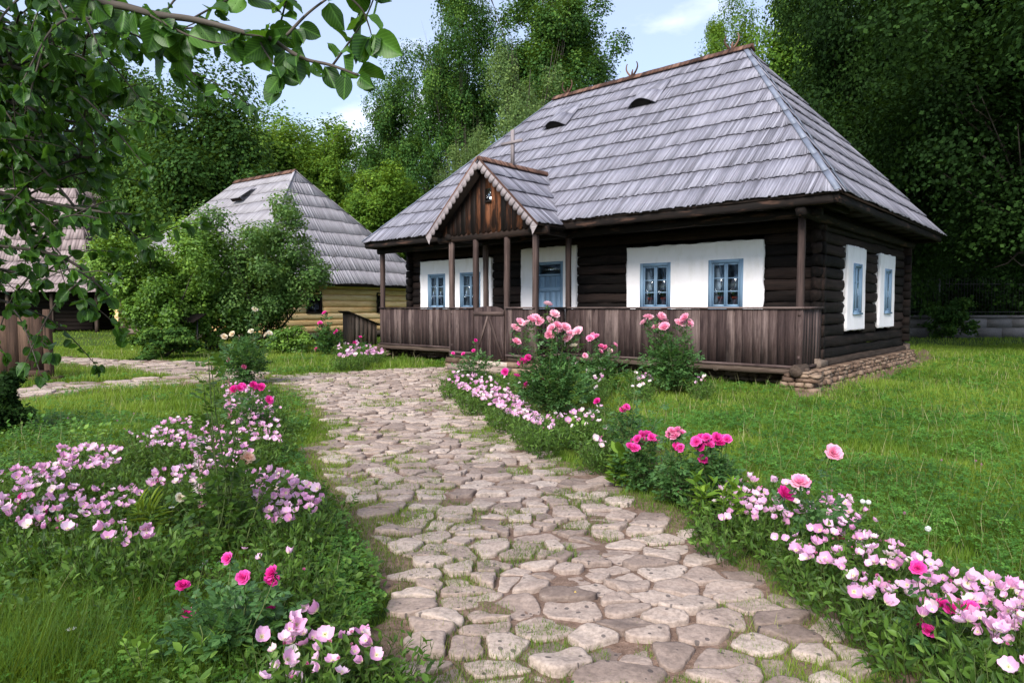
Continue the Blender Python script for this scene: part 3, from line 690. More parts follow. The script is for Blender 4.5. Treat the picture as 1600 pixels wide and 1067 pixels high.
# ================================================================= OTHER BUILDINGS
def simple_hip(name, loc, rz, W, D, ze, zr, h0, h1, mats, label, cat, inset=.75, width=.13, course=.8, wz=.35, seed=50, ridge=True):
    """long axis = y ; hip ends h0 (front, y=0) and h1"""
    o = empty(name, loc, rz, label, cat)
    a, b, c, d = (0, 0, ze), (W, 0, ze), (W, D, ze), (0, D, ze); r0_, r1_ = (W/2, h0, zr), (W/2, D-h1, zr)
    m = MB(); roof_face(m, a, b, r0_, r0_, course, width, seed=seed, wav=.04, skew=.05, lift=.02, thick=.012); roof_face(m, d, a, r1_, r0_, course, width, seed=seed+1, wav=.04, skew=.05, lift=.02, thick=.012)
    roof_face(m, b, c, r0_, r1_, course, width, seed=seed+2); roof_face(m, c, d, r1_, r1_, course, width, seed=seed+3)
    rf = m.build('roof', mats[0], o); m = MB(); roof_deck(m, [(a, b, r0_), (d, a, r0_, r1_), (b, c, r1_, r0_), (c, d, r1_)]); m.build('roof_deck', MT['dark'], rf)
    m = MB(); y = h0-.1
    while y < D-h1+.1:
        w = random.uniform(.12, .2)
        for sg in (-1, 1): m.beam((W/2+sg*.015, y+w/2, zr+.10), (W/2+sg*.2, y+w/2, zr-.10), .025, w-.01, up=(0, 1, 0))
        y += w
    m.build('ridge_cap', MT['ridge'], rf)
    m = MB(); e = np.array(a, float); r = np.array(r0_)
    for sgn, e in ((1, np.array(a, float)), (-1, np.array(b, float))):
        for i in range(8):
            p = e+(r-e)*i/8; q = e+(r-e)*(i+1.03)/8; m.beam(p+[0, 0, .07], q+[0, 0, .07], .11, .02, col=(.9, .5, 0))
    m.build('hip_boards', mats[0], rf)
    return o, rf
H2, H2R = simple_hip('cream_log_house', (-10.9, 27.7, 0), math.radians(55), 11.5, 14.2, 2.66, 8.58, 4.5, 4.5, [MT['shingle2']], 'cream limewashed log house with a tall pale grey hipped shingle roof behind the shrubs', 'house')
m = MB(); win2 = [(3.24, 4.13), (7.62, 8.16)]; z = .35; k = 0
while z < 2.75:
    segs = []; a = .75
    for w0, w1 in win2:
        if 1.22 < z+.15 < 2.28: segs.append((a, w0)); a = w1
    segs.append((a, 10.75))
    for p, q in segs: m.log((p, .62, z+.15), (q, .62, z+.15), .22, .30, max(4, int((q-p)*2)), .012, sq=5)
    m.log((.85, .7, z+.15), (.85, 13.5, z+.15), .22, .30, 20, .012, sq=5); z += .297
m.box(10.6, 10.75, .75, 13.5, .3, 2.7); m.box(.75, 10.75, 13.3, 13.5, .3, 2.7)
m.build('wall', MT['yellow'], H2, True)
m = MB(); m.log((.5, .57, .22), (11., .57, .22), .34, .26, 20, .02, sq=4); m.log((.80, .5, .22), (.80, 13.5, .22), .34, .26, 20, .02, sq=4); m.build('sill_beam', MT['oldwood'], H2, True)
m = MB(); m.box(.3, 11.2, .1, .5, 2.56, 2.6); m.box(.1, .7, .1, 14, 2.56, 2.6); m.box(.05, 11.4, .02, .1, 2.52, 2.64); m.box(.02, .1, .1, 14, 2.52, 2.64); m.build('soffit', MT['dark'], H2)
for w0, w1 in win2:
    t = empty('window', (w0, .57, 1.24)); t.parent = H2; w = w1-w0; h = 1.04; m = MB()
    m.box(0, .07, -.09, .1, 0, h, 'z'); m.box(w-.07, w, -.09, .1, 0, h, 'z'); m.box(.07, w-.07, -.09, .1, h-.07, h, 'x'); m.box(.07, w-.07, -.09, .1, 0, .07, 'x'); m.box(w/2-.02, w/2+.02, -.03, .02, .07, h-.07, 'z'); m.box(.07, w-.07, -.03, .02, h*.5-.015, h*.5+.015, 'x'); m.build('frame', MT['dark'], t)
    m = MB(); m.box(.05, w-.05, .04, .05, .05, h-.05); m.build('pane', MT['glass'], t)
m = MB(); m.box(1.2, 10.4, 1.6, 1.7, .3, 2.6); m.build('room_lining', MT['room'], H2)
# little shed dormer on its left slope: a raised flap with a dark mouth
sl_ = unit(np.array([5.75, 0, 6.09])); nn_ = unit(np.array([-6.09, 0, 5.75])); b0 = np.array([0, 6.6, 2.66])+sl_*5.9
m = MB()
for i in range(6):
    y = i*.15; q = b0+np.array([0, y, 0]); V = []
    for (u, h) in ((0, .30), (1.25, .05)):
        for yy in (0, .145):
            V += [q+sl_*u+nn_*h+np.array([0, yy, 0]), q+sl_*u+nn_*(h+.03)+np.array([0, yy, 0])]
    m.add(V, np.array([[1, 3, 7, 5], [0, 4, 6, 2], [0, 2, 3, 1], [0, 1, 5, 4], [2, 6, 7, 3], [4, 5, 7, 6]]), None, np.array([(0, 0, 0), (0, 0, .1), (0, .14, 0), (0, .14, .1), (1.2, 0, 0), (1.2, 0, .1), (1.2, .14, 0), (1.2, .14, .1)])+RG.random(3)*30)
dv = m.build('roof_vent', MT['shingle2'], H2R); m = MB(); V = [b0+sl_*.1+nn_*.05, b0+sl_*.1+nn_*.05+np.array([0, .9, 0]), b0+sl_*.1+nn_*.29+np.array([0, .9, 0]), b0+sl_*.1+nn_*.29]; m.add(V, [[0, 1, 2, 3]]); m.build('vent_opening', MT['dark'], H2R)

SH, _ = simple_hip('low_outbuilding', (-20.6, 33.0, 0), math.radians(4), 9.5, 9.0, 2.55, 5.55, 3.0, 3.0, [MT['shingle2']], 'low outbuilding with a pale shingle roof half hidden between shrub and cream house', 'outbuilding', seed=70)
m = MB()
for k in range(8): m.log((.7, .8, .3+.28*k), (8.8, .8, .3+.28*k), .22, .29, 10, .012, sq=5); m.log((.8, .7, .3+.28*k), (.8, 8.3, .3+.28*k), .22, .29, 10, .012, sq=5)
m.build('wall', MT['oldwood'], SH, True)

# left-hand barn with a flared roof
BN = empty('shingle_barn', (-24.6, 40.0, 0), 0, 'barn with a flared rosy grey shingle roof behind the overhanging leaves', 'barn')
m = MB(); prof = [(0, 2.45), (2.0, 4.4), (2.9, 7.2), (4.0, 9.3)]; Wd, Dp = 16., 12.
dk = []
for i, ((i0, z0), (i1, z1)) in enumerate(zip(prof[:-1], prof[1:])):
    A_, B_, C_, D_ = (-Wd+i0, i0, z0), (-i0, i0, z0), (-i0, Dp-i0, z0), (-Wd+i0, Dp-i0, z0)
    a_, b_, c_, d_ = (-Wd+i1, i1, z1), (-i1, i1, z1), (-i1, Dp-i1, z1), (-Wd+i1, Dp-i1, z1)
    roof_face(m, A_, B_, a_, b_, .75, .22, seed=90+i, wav=.03, skew=.04); roof_face(m, B_, C_, b_, c_, .75, .22, seed=94+i, wav=.03)
    dk += [(A_, B_, b_, a_), (B_, C_, c_, b_), (C_, D_, d_, c_), (D_, A_, a_, d_)]
rf = m.build('roof', MT['shingle3'], BN); m = MB(); roof_deck(m, dk+[(a_, b_, c_, d_)]); m.build('roof_deck', MT['dark'], rf)
m = MB()
for k in range(9): m.log((-Wd+2.2, 2.6, .2+.26*k), (-2.2, 2.6, .2+.26*k), .2, .26, 10, .01, sq=5); m.log((-2.3, 2.6, .2+.26*k), (-2.3, 9.6, .2+.26*k), .2, .26, 10, .01, sq=5)
m.build('wall', MT['dark'], BN, True)
for xx in (-.7, -3.4, -6.1, -8.8): m = MB(); m.log((xx, .6, 0), (xx, .6, 2.5), .2, .2, 6, .01, sq=6, up=(0, 1, 0)); m.build('post', MT['oldwood'], BN)

# plank gate at the left edge
g0 = G(78, 596)
PGT = empty('plank_gate', (g0[0], g0[1], 0), math.radians(4), 'tall brown plank gate with its end post on flat stones at the left edge', 'gate')
m = MB(); x = -.12
while x > -3.2:
    w = random.uniform(.16, .26); m.box(x-w+.006, x, .0, .03, .10+random.uniform(-.02, .02), 1.34+random.uniform(-.02, .02), 'z', .006); x -= w
m.box(-3.2, -.05, .03, .09, .35, .45, 'x'); m.box(-3.2, -.05, .03, .09, 1.05, 1.15, 'x'); m.build('gate_boards', MT['gate'], PGT)
m = MB(); m.log((-.03, .04, .05), (-.03, .04, 1.47), .13, .13, 8, .008, sq=6, up=(0, 1, 0)); m.build('gate_post', MT['gate'], PGT)
m = MB(); m.box(-.55, .0, -.14, .0, .10, .24, 'x', .02); m.box(-.3, .2, -.2, .15, .0, .10, 'x', .03); m.box(-3.1, -.5, -.08, .12, .0, .10, 'x', .03); m.build('gate_footing', MT['gate'], PGT)

# small slant-roofed plank box by the porch
K = empty('plank_bin', (-6.05, 26.5, 0), math.radians(38), 'small grey plank bin with a slanting lid beyond the left end of the porch', 'bin')
m = MB()
for i in range(6): m.prism([(-.55+i*.18, 0), (-.55+i*.18+.174, 0), (-.55+i*.18+.174, 1.27-(i+1)*.07), (-.55+i*.18, 1.27-i*.07)], -.4, -.37, 'y')
m.prism([(-.4, 0), (.4, 0), (.4, 1.25), (-.4, 1.25)], -.55, -.52, 'x'); m.prism([(-.4, 0), (.4, 0), (.4, .85), (-.4, .85)], .50, .53, 'x'); m.prism([(-.55, 0), (.53, 0), (.53, .85), (-.55, 1.27)], .37, .4, 'y')
m.build('bin_boards', MT['oldwood'], K); m = MB()
for i in range(5): m.beam((-.72, -.42+i*.2, 1.37), (.72, -.42+i*.2, .80), .03, .19, up=(0, 1, 0))
m.build('lid', MT['dark'], K)
# information board
g0 = G(305, 552); IB = empty('information_board', (g0[0], g0[1]-.3, 0), math.radians(-20), 'dark slanted information board on two thin legs in front of the left shrub', 'board')
m = MB(); m.prism([(-.28, 1.02), (.28, 1.28), (.27, 1.31), (-.29, 1.05)], -.42, .42, 'x'); m.build('panel', MT['dark'], IB)
for sx in (-.3, .3): m = MB(); m.box(sx-.02, sx+.02, -.02, .02, 0, 1.15, 'z'); m.build('leg', MT['iron'], IB)

# boundary wall with iron railing on the right
FW = empty('concrete_wall', (17.0, 33.6, 0), math.radians(.4), 'grey concrete block wall beyond the right end of the house', 'wall')
m = MB(); x = 0
while x < 26:
    for r in range(2): m.box(x+(r*.5)+.008, x+(r*.5)+1.292, .0, .25, r*.49+.006, r*.49+.484, 'x', .01)
    x += 1.3
m.box(0, 26.5, .01, .24, -.1, .98, 'x'); m.build('blocks', MT['concrete'], FW)
m = MB(); x = 0
while x < 26: m.box(x, x+1.99, -.05, .3, .982, 1.12, 'x', .01); x += 2
m.build('coping', MT['concrete'], FW)
for x in (4.4, 9.9, 15.4): m = MB(); m.box(x, x+.45, -.04, .29, 0, 1.13, 'z'); m.build('pier', MT['concrete'], FW)
FI = empty('iron_fence', (17.0, 33.72, 1.12), math.radians(.4), 'tall dark iron railing standing on the grey concrete wall', 'fence')
m = MB()
for i in range(170): m.tube([(i*.155, 0, 0), (i*.155, 0, 1.75), (i*.155, 0, 1.9)], [.012, .012, .002], 5)
m.build('bars', MT['iron'], FI); m = MB(); m.box(0, 26.4, -.015, .015, .15, .19); m.box(0, 26.4, -.015, .015, 1.55, 1.59); m.build('rails', MT['iron'], FI)
for x in (4.6, 10.1, 15.6): m = MB(); m.box(x-.04, x+.04, -.04, .04, 0, 2.1); m.build('fence_post', MT['iron'], FI)

# ================================================================= GROUND AND PATH
MAIN = gpoly([(1580, 1120), (1465, 1045), (1360, 980), (1225, 900), (1125, 846), (1008, 772), (930, 735), (855, 695), (780, 652), (730, 618), (708, 600), (712, 582), (790, 566), (735, 563), (690, 574), (600, 577), (500, 583), (412, 588), (425, 602), (468, 622), (487, 655), (475, 700), (480, 745), (515, 800), (560, 850), (590, 900), (600, 960), (555, 1010), (520, 1120)])
BR1 = gpoly([(78, 556), (160, 562), (240, 563), (316, 566), (345, 575), (420, 583), (420, 600), (350, 597), (300, 592), (240, 584), (150, 574), (78, 566)])
BR2 = gpoly([(-60, 622), (40, 606), (80, 600), (150, 597), (230, 591), (330, 589), (330, 600), (220, 606), (130, 613), (40, 624), (-60, 645)])
def onpath(x, y): return inpoly(x, y, MAIN) | inpoly(x, y, BR1) | inpoly(x, y, BR2)
def edge_dist(x, y, poly):
    d = np.full(np.shape(x), 1e9)
    for i in range(len(poly)):
        ax, ay = poly[i][:2]; bx, by = poly[(i+1) % len(poly)][:2]; vx, vy = bx-ax, by-ay
        t = np.clip(((x-ax)*vx+(y-ay)*vy)/(vx*vx+vy*vy+1e-9), 0, 1); d = np.minimum(d, np.hypot(x-ax-t*vx, y-ay-t*vy))
    return d
def vnoise(x, y, s, seed=0):
    """cheap value noise"""
    x = np.asarray(x)*s+seed*17.3; y = np.asarray(y)*s+seed*7.9; xi = np.floor(x); yi = np.floor(y); fx = x-xi; fy = y-yi; fx = fx*fx*(3-2*fx); fy = fy*fy*(3-2*fy)
    h = lambda a, b: np.mod(np.sin(a*127.1+b*311.7)*43758.5453, 1)
    return (h(xi, yi)*(1-fx)+h(xi+1, yi)*fx)*(1-fy)+(h(xi, yi+1)*(1-fx)+h(xi+1, yi+1)*fx)*fy

def m_ground():
    t = NT('turf_ground'); o = t.n('ShaderNodeTexCoord').outputs['Object']; a = t.noise(o, .6, 5); b = t.noise(o, 9, 6, .7); c = t.noise(o, 60, 3)
    col = t.ramp(b, [(.3, (.022, .035, .010)), (.55, (.05, .085, .018)), (.75, (.10, .13, .035))]); col = t.mix(t.ramp(a, [(.58, 0.0), (.72, .6)]), col, (.10, .07, .045))
    return t.pbr(col, .95, t.bump(t.math('ADD', b, c), .8, .03), .1)
def m_soil(name, cs):
    t = NT(name); o = t.n('ShaderNodeTexCoord').outputs['Object']; a = t.noise(o, 1.4, 5); b = t.noise(o, 18, 6, .7); c = t.noise(o, 110, 3)
    col = t.ramp(b, [(.3, cs[0]), (.55, cs[1]), (.75, cs[2])]); col = t.mix(t.ramp(a, [(.45, 0.0), (.7, .5)]), col, cs[3])
    g = t.ramp(c, [(.62, 0.0), (.72, .5)]); col = t.mix(g, col, tuple(min(1, q*1.6) for q in cs[2]))
    return t.pbr(col, .95, t.bump(t.math('ADD', b, t.math('MULTIPLY', c, .5)), .8, .02), .12)
MT['turf'] = m_ground(); MT['earth'] = m_soil('reddish_earth', ((.10, .062, .046), (.21, .138, .104), (.31, .215, .17), (.16, .11, .085))); MT['bed'] = m_soil('dark_bed_soil', ((.03, .02, .014), (.07, .048, .034), (.12, .085, .06), (.05, .035, .025)))
m = MB(); S = 300
m.add([(-S, -40, -.012), (S, -40, -.012), (S, 2*S, -.012), (-S, 2*S, -.012)], np.array([[0, 1, 2, 3]])); o = m.build('ground', MT['turf']); tag(o, kind='structure')
def sheet(name, poly, z, mat, inner=None):
    """fine grid clipped to an outline with a crumbly edge"""
    xs = [p[0] for p in poly]; ys = [p[1] for p in poly]; st = .055
    X, Y = np.meshgrid(np.arange(min(xs)-.3, max(xs)+.3, st), np.arange(max(min(ys)-.3, -1), max(ys)+.3, st)); x = X.ravel(); y = Y.ravel()
    ed = edge_dist(x, y, poly); sdist = np.where(inpoly(x, y, poly), ed, -ed)+(vnoise(x, y, 2.2, 4)-.5)*.30+(vnoise(x, y, 7, 9)-.5)*.10; ins = (sdist > -.16).reshape(X.shape)
    z_ = np.clip(sdist*.30-.004, -.06, z)+(vnoise(x, y, 5, 2)-.5)*.012*(sdist > .02)
    nx = X.shape[1]; c = ins[:-1, :-1] & ins[1:, :-1] & ins[:-1, 1:] & ins[1:, 1:]; iy, ix = np.nonzero(c); b = iy*nx+ix
    F = np.stack([b, b+1, b+nx+1, b+nx], 1); used, inv = np.unique(F, return_inverse=True)
    m = MB(); m.add(np.stack([x, y, z_], 1)[used], inv.reshape(F.shape)); o = m.build(name, mat, None, True); tag(o, kind='structure')
sheet('path', MAIN, .006, MT['earth'])
sheet('side_path', BR1, .0095, MT['earth']); sheet('side_path', BR2, .0095, MT['earth'])
BEDR = gpoly([(700, 578), (770, 585), (860, 625), (960, 640), (1010, 690), (1080, 720), (1140, 745), (1240, 800), (1380, 860), (1500, 930), (1700, 1060), (1560, 1120), (1400, 1010), (1250, 910), (1120, 835), (1030, 770), (960, 740), (900, 705), (800, 660), (730, 625), (690, 590)])
BEDL = gpoly([(330, 1120), (240, 1000), (250, 900), (230, 840), (300, 800), (300, 720), (340, 650), (350, 600), (400, 600), (440, 660), (430, 730), (500, 800), (480, 860), (520, 960), (570, 1060), (580, 1120)])
sheet('flower_bed', BEDR, .006, MT['bed']); sheet('flower_bed', BEDL, .008, MT['bed'])
LITTER = gpoly([(1370, 600), (1460, 560), (1445, 545), (1415, 560), (1300, 600), (1240, 612), (1250, 622)]); sheet('bare_earth', LITTER, .004, MT['earth'])

# --- the paving stones
def voronoi_stones(poly, step, seed, ang=0.0, asp=1.5, ymax=1e9, keep=None, scale=None, gap=.012, hgt=.029):
    rg = np.random.default_rng(seed); xs = [p[0] for p in poly]; ys = [p[1] for p in poly]; ca, sa = math.cos(ang), math.sin(ang)
    x0, x1, y0, y1 = min(xs)-.4, max(xs)+.4, max(min(ys)-.3, 1.6), min(max(ys)+.4, ymax)
    # jittered seeds in a stretched frame: cells come out asp times wider (across) than deep
    U = []; cx, cy = (x0+x1)/2, (y0+y1)/2; R = math.hypot(x1-x0, y1-y0)/2
    rows = int(2*R/(step/asp)); 
    for j in range(rows):
        v = -R+j*step/asp; u = -R+rg.random()*step
        while u < R:
            w = step*(.45+rg.random()*1.25); U.append((u+w/2, v+(rg.random()-.5)*step/asp*1.0)); u += w
    U = np.array(U); Wp = np.stack([cx+U[:, 0]*ca-U[:, 1]*sa, cy+U[:, 0]*sa+U[:, 1]*ca], 1)
    k = (Wp[:, 0] > x0) & (Wp[:, 0] < x1) & (Wp[:, 1] > y0) & (Wp[:, 1] < y1); Wp = Wp[k]; U = U[k]
    # drop seeds at random: the neighbours grow into them (large stones)
    dk = rg.random(len(U)) > .24; Wp = Wp[dk]; U = U[dk]
    S_ = U*np.array([1, asp]); m = MB(); cnt = 0
    near = lambda i: np.argsort(((S_-S_[i])**2).sum(1))[1:17]
    for i in range(len(S_)):
        c = Wp[i]
        if not inpoly(c[0], c[1], poly): continue
        if keep is not None and not keep(c[0], c[1]): continue
        P_ = [S_[i]+np.array(q)*step*1.15 for q in ((-1, -1), (1, -1), (1, 1), (-1, 1))]
        for j in near(i):
            mid = (S_[i]+S_[j])/2; n = S_[j]-S_[i]; out = []
            for a in range(len(P_)):
                p, q = P_[a], P_[(a+1) % len(P_)]; dp = np.dot(p-mid, n); dq = np.dot(q-mid, n)
                if dp <= 0: out.append(p)
                if dp*dq < 0: out.append(p+(q-p)*dp/(dp-dq))
            P_ = out
            if len(P_) < 3: break
        if len(P_) < 3: continue
        Q = np.array(P_)/np.array([1, asp]); cen = Q.mean(0)
        # resample the outline evenly with rounded corners and a hand-broken edge
        L = np.r_[0, np.cumsum(np.hypot(*(np.roll(Q, -1, 0)-Q).T))]; n = 26; tt = np.linspace(0, L[-1], n, endpoint=False)
        QQ = np.vstack([Q, Q[:1]]); ox = np.interp(tt, L, QQ[:, 0]); oy = np.interp(tt, L, QQ[:, 1])
        ox = (np.roll(ox, 1)+3*ox+np.roll(ox, -1))/5; oy = (np.roll(oy, 1)+3*oy+np.roll(oy, -1))/5
        rd = np.hypot(ox-cen[0], oy-cen[1]); sh = 1-(gap*(.7+rg.random()*1.2))/np.maximum(rd, .03)
        sh *= (1+np.array([mn.noise(Vector((math.cos(t_)*1.6+i, math.sin(t_)*1.6, 3.)))*.13+mn.noise(Vector((math.cos(t_)*5+i, math.sin(t_)*5, 3.)))*.07 for t_ in np.linspace(0, 2*math.pi, n, endpoint=False)])); sh = np.clip(sh, .25, 1.02)
        ox = (ox-cen[0])*sh; oy = (oy-cen[1])*sh; h = hgt*(.2+rg.random()*1.25); tx, ty = (rg.random(2)-.5)*.11; tn = rg.random()*.65+.12
        V = []; prof = ((1.02, -.03), (1.0, h*.70), (.972, h*.95), (.88, h*1.0), (.55, h*1.02), (.22, h*1.03))
        for (r_, z_) in prof:
            for q in range(n):
                a, b = ox[q]*r_, oy[q]*r_; zn = round(mn.noise(Vector((a*5+i, b*7, 1)))*2.5)/2.5*.010+mn.noise(Vector((a*9+i, b*9, 1)))*.007+mn.noise(Vector((a*25+i, b*25, 1)))*.004
                V.append((a*ca-b*sa+cx+cen[0]*ca-cen[1]*sa, a*sa+b*ca+cy+cen[0]*sa+cen[1]*ca, z_+(a*tx+b*ty+zn if z_ > 0 else 0)))
        F = [(a*n+q, a*n+(q+1) % n, (a+1)*n+(q+1) % n, (a+1)*n+q) for a in range(len(prof)-1) for q in range(n)]
        V = np.array(V); m.add(V, np.array(F), (tn if rg.random() > .06 else .05, rg.random(), 0), V+rg.random(3)*9)
        b = m.n-len(V)+(len(prof)-1)*n; m.F.append(np.array([[b+q for q in range(n)]])); m.M.append(np.array([0], np.int32)); cnt += 1
    return m, cnt
def keep_main(x, y):
    d = float(edge_dist(np.array([x]), np.array([y]), MAIN)[0]); return d > .06+.16*vnoise(x, y, 2.2, 5)
m, n1 = voronoi_stones(MAIN, .195, 11, .08, 1.4, ymax=6.4, keep=lambda x, y: keep_main(x, y) and y < 6.2, gap=.012)
o = m.build('path_paving', MT['paving'], None, True); tag(o, kind='structure')
m, n2 = voronoi_stones(MAIN, .205, 12, .12, 1.45, keep=lambda x, y: keep_main(x, y) and y > 6.2, gap=.012)
o = m.build('path_paving', MT['paving'], None, True); tag(o, kind='structure')
for pl, sd in ((BR1, 13), (BR2, 14)):
    m, n3 = voronoi_stones(pl, .42, sd, .1, 1.5, gap=.025); o = m.build('side_path_paving', MT['paving'], None, True); tag(o, kind='structure')
print('stones', n1, n2)
pots()
# ================================================================= LEAVES, TREES, SHRUBS
MT['maple'] = leafmat('maple_leaf', ((.012, .034, .008), (.036, .090, .016), (.11, .19, .028)), .2, .65, .12)
MT['oak'] = leafmat('oak_leaf', ((.012, .036, .010), (.040, .105, .020), (.135, .23, .034)), .2, .6, .14)
MT['bright'] = leafmat('sunny_leaf', ((.025, .06, .008), (.080, .165, .018), (.21, .32, .034)), .25, .6, .14)
MT['birch'] = leafmat('birch_leaf', ((.035, .065, .022), (.085, .145, .045), (.20, .28, .075)), .25, .6, .14)
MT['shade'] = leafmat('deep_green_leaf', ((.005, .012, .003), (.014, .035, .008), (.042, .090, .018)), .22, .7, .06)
MT['shrub1'] = leafmat('shrub_leaf_light', ((.03, .07, .012), (.10, .20, .028), (.24, .38, .06)), .25, .5, .25)
MT['shrub2'] = leafmat('lilac_leaf', ((.025, .06, .016), (.075, .155, .035), (.18, .28, .07)), .3, .5, .25)
MT['grass'] = leafmat('grass_blade', ((.026, .062, .007), (.095, .185, .018), (.25, .33, .048)), .35, .55, .2)
MT['clover'] = leafmat('clover_leaf', ((.016, .05, .008), (.050, .14, .018), (.11, .24, .035)), .3, .5, .25)
MT['fruit'] = leafmat('fruit_tree_leaf', ((.005, .016, .005), (.018, .056, .009), (.080, .19, .020)), .32, .42, .3, veins=True, holes=True)
MT['primleaf'] = leafmat('primrose_leaf', ((.022, .052, .010), (.062, .13, .020), (.14, .24, .042)), .3, .5, .25)
MT['straw2'] = leafmat('yellowed_grass', ((.10, .12, .03), (.22, .23, .07), (.36, .34, .14)), .25, .7, .1)
MT['straw'] = leafmat('dry_stalk', ((.12, .12, .05), (.25, .24, .11), (.40, .37, .2)), .2, .7, .1)

RH_V = [(-.5, 0, 0), (0, -.62, .05), (.5, 0, 0), (0, .62, -.05)]; RH_F = [(0, 1, 2, 3)]
LF_V = [(0, 0, 0), (-.26, .28, .06), (-.27, .62, .05), (0, 1, -.08), (.27, .62, .05), (.26, .28, .06), (0, .28, 0), (0, .62, -.02)]
LF_F = [(0, 6, 1), (6, 7, 2, 1), (7, 3, 2), (0, 5, 6), (6, 5, 4, 7), (7, 4, 3)]
def crown_mesh(name, mats, seed, R=(1, 1, 1), nb=40, br=.30, leaves=40000, ls=.02, mode='round', limbs=14, trunkh=1.0, trunk_r=.05, fill=.35, droop=0, stems=1):
    """crown in an ellipsoid of radii R centred at the origin, made of uneven leaf clumps on limbs; returns (crown mesh, trunk mesh)"""
    rg = np.random.default_rng(seed); R = np.array(R, float)
    d = unit(rg.normal(size=(nb, 3))); rad = rg.random(nb)**.45*(1-.45*br)+0.0
    lump = np.array([.80+.35*mn.noise(Vector((q[0]*1.4+seed, q[1]*1.4, q[2]*1.4)))*2 for q in d]); C = d*(rad*np.clip(lump, .55, 1.12))[:, None]
    rb = br*(.55+rg.random(nb)*.75)
    w = rb**2; w = w/w.sum(); ids = rg.choice(nb, leaves, p=w); v = unit(rg.normal(size=(leaves, 3))); rr = (fill+(1-fill)*rg.random(leaves)**.6)
    # each clump is again broken into sprays
    spr = unit(rg.normal(size=(nb, 9, 3))); k = rg.integers(0, 9, leaves); sp = spr[ids, k]
    dt_ = (v*sp).sum(1); v = unit(v*.62+sp*1.0); pos = C[ids]+v*(rb[ids]*rr*(1.0+.30*np.clip(dt_, -1, 1)))[:, None]*np.array([1, 1, .72]); pos += rg.normal(size=pos.shape)*.012
    k_ = 1/np.percentile(np.abs(pos), 98.5, axis=0); pos = pos*k_; C = C*k_; pos = pos*R
    nrm = unit(v*.7+np.array([0, 0, .6])+rg.normal(size=(leaves, 3))*.42)
    if droop: nrm = unit(v*np.array([1, 1, .2])+rg.normal(size=(leaves, 3))*.5); pos[:, 2] -= rg.random(leaves)*droop*R[2]
    X, Y, Z = frames(nrm, unit(rg.normal(size=(leaves, 3))))
    col = np.stack([np.clip(rg.normal(.5, .24, leaves), 0, 1), np.clip(rg.random(nb)[ids]*.6+rg.random((nb, 9))[ids, k]*.4, 0, 1)], 1)
    m = MB(); m.scatter(RH_V, RH_F, pos, X, Y, Z, ls*(.6+rg.random(leaves)*.8), col); crown = m.build(name, mats, link=False)
    t = MB(); base = np.array([0, 0, -R[2]-trunkh])
    tops = []
    for s in range(stems):
        bs = base+np.array([rg.normal()*.06*R[0], rg.normal()*.06*R[1], 0])*(stems > 1); top = np.array([rg.normal()*.18*R[0]*(1+stems*.3), rg.normal()*.18*R[1]*(1+stems*.3), R[2]*.55])
        n = 12; pts = [bs+(top-bs)*i/(n-1)+np.array([mn.noise(Vector((i*.4, seed+s, 0))), mn.noise(Vector((i*.4, seed+s, 9))), 0])*R[0]*.12*(i/(n-1)) for i in range(n)]
        r0_ = trunk_r/(1 if stems == 1 else 1.6); t.tube(pts, [r0_*(1.35 if i == 0 else 1)*(1-.88*i/(n-1)) for i in range(n)], 9); tops.append(pts)
    order = rg.permutation(nb)[:limbs]
    for i in order:
        pts = tops[rg.integers(0, stems)]; j = int(np.clip((C[i][2]*R[2]+R[2]+trunkh)/(2*R[2]+trunkh)*11*.6+rg.normal()*.5, 2 if stems == 1 else 1, 10)); a = pts[j]; b = C[i]*R; mid = (a+b)/2+np.array([rg.normal()*.05*R[0], rg.normal()*.05*R[1], .10*R[2]-.0]); r = trunk_r*(1-.8*j/11)*.5
        q = [a*(1-u)**2+2*mid*u*(1-u)+b*u*u+rg.normal(size=3)*.01*R[0]*(0 < u < 1) for u in np.linspace(0, 1, 7)]; t.tube(q, [r*(1-.8*u) for u in np.linspace(0, 1, 7)], 5)
        for _ in range(3):
            u = rg.random()*.5+.4; a2 = q[int(u*6)]; b2 = b+unit(rg.normal(size=3))*rb[i]*R*.8; t.tube([a2, (a2+b2)/2+rg.normal(size=3)*.02*R[0], b2], [r*.4, r*.25, r*.08], 4)
    trunk = t.build(name.replace('crown', 'trunk'), MT['bark'], link=False, smooth=True)
    return crown, trunk
TREES = {}
def proto(kind):
    if kind in TREES: return TREES[kind]
    a = dict(maple=dict(mats=MT['maple'], seed=3, R=(4.2, 4, 5.4), nb=70, br=.30, leaves=75000, ls=.15, trunkh=2.2, trunk_r=.3),
             maple2=dict(mats=MT['maple'], seed=8, R=(4, 4, 6.0), nb=60, br=.28, leaves=70000, ls=.16, trunkh=2.4, trunk_r=.3),
             oak=dict(mats=MT['oak'], seed=5, R=(4, 4, 6.8), nb=105, br=.235, leaves=80000, ls=.13, trunkh=3, trunk_r=.17, limbs=34),
             oak2=dict(mats=MT['oak'], seed=21, R=(4.6, 4, 7.4), nb=120, br=.20, leaves=90000, ls=.13, trunkh=3, trunk_r=.18, limbs=44),
             light=dict(mats=MT['bright'], seed=12, R=(4, 4, 5), nb=80, br=.26, leaves=75000, ls=.14, trunkh=2, trunk_r=.16),
             birch=dict(mats=MT['birch'], seed=14, R=(3.2, 3, 6), nb=60, br=.24, leaves=60000, ls=.10, trunkh=2.5, trunk_r=.16, droop=.14, limbs=30),
             dark=dict(mats=MT['shade'], seed=16, R=(6, 5, 6.5), nb=110, br=.25, leaves=200000, ls=.105, trunkh=.8, trunk_r=.22, limbs=20))[kind]
    TREES[kind] = crown_mesh('crown', **a)+(a['R'], a['trunkh']); return TREES[kind]
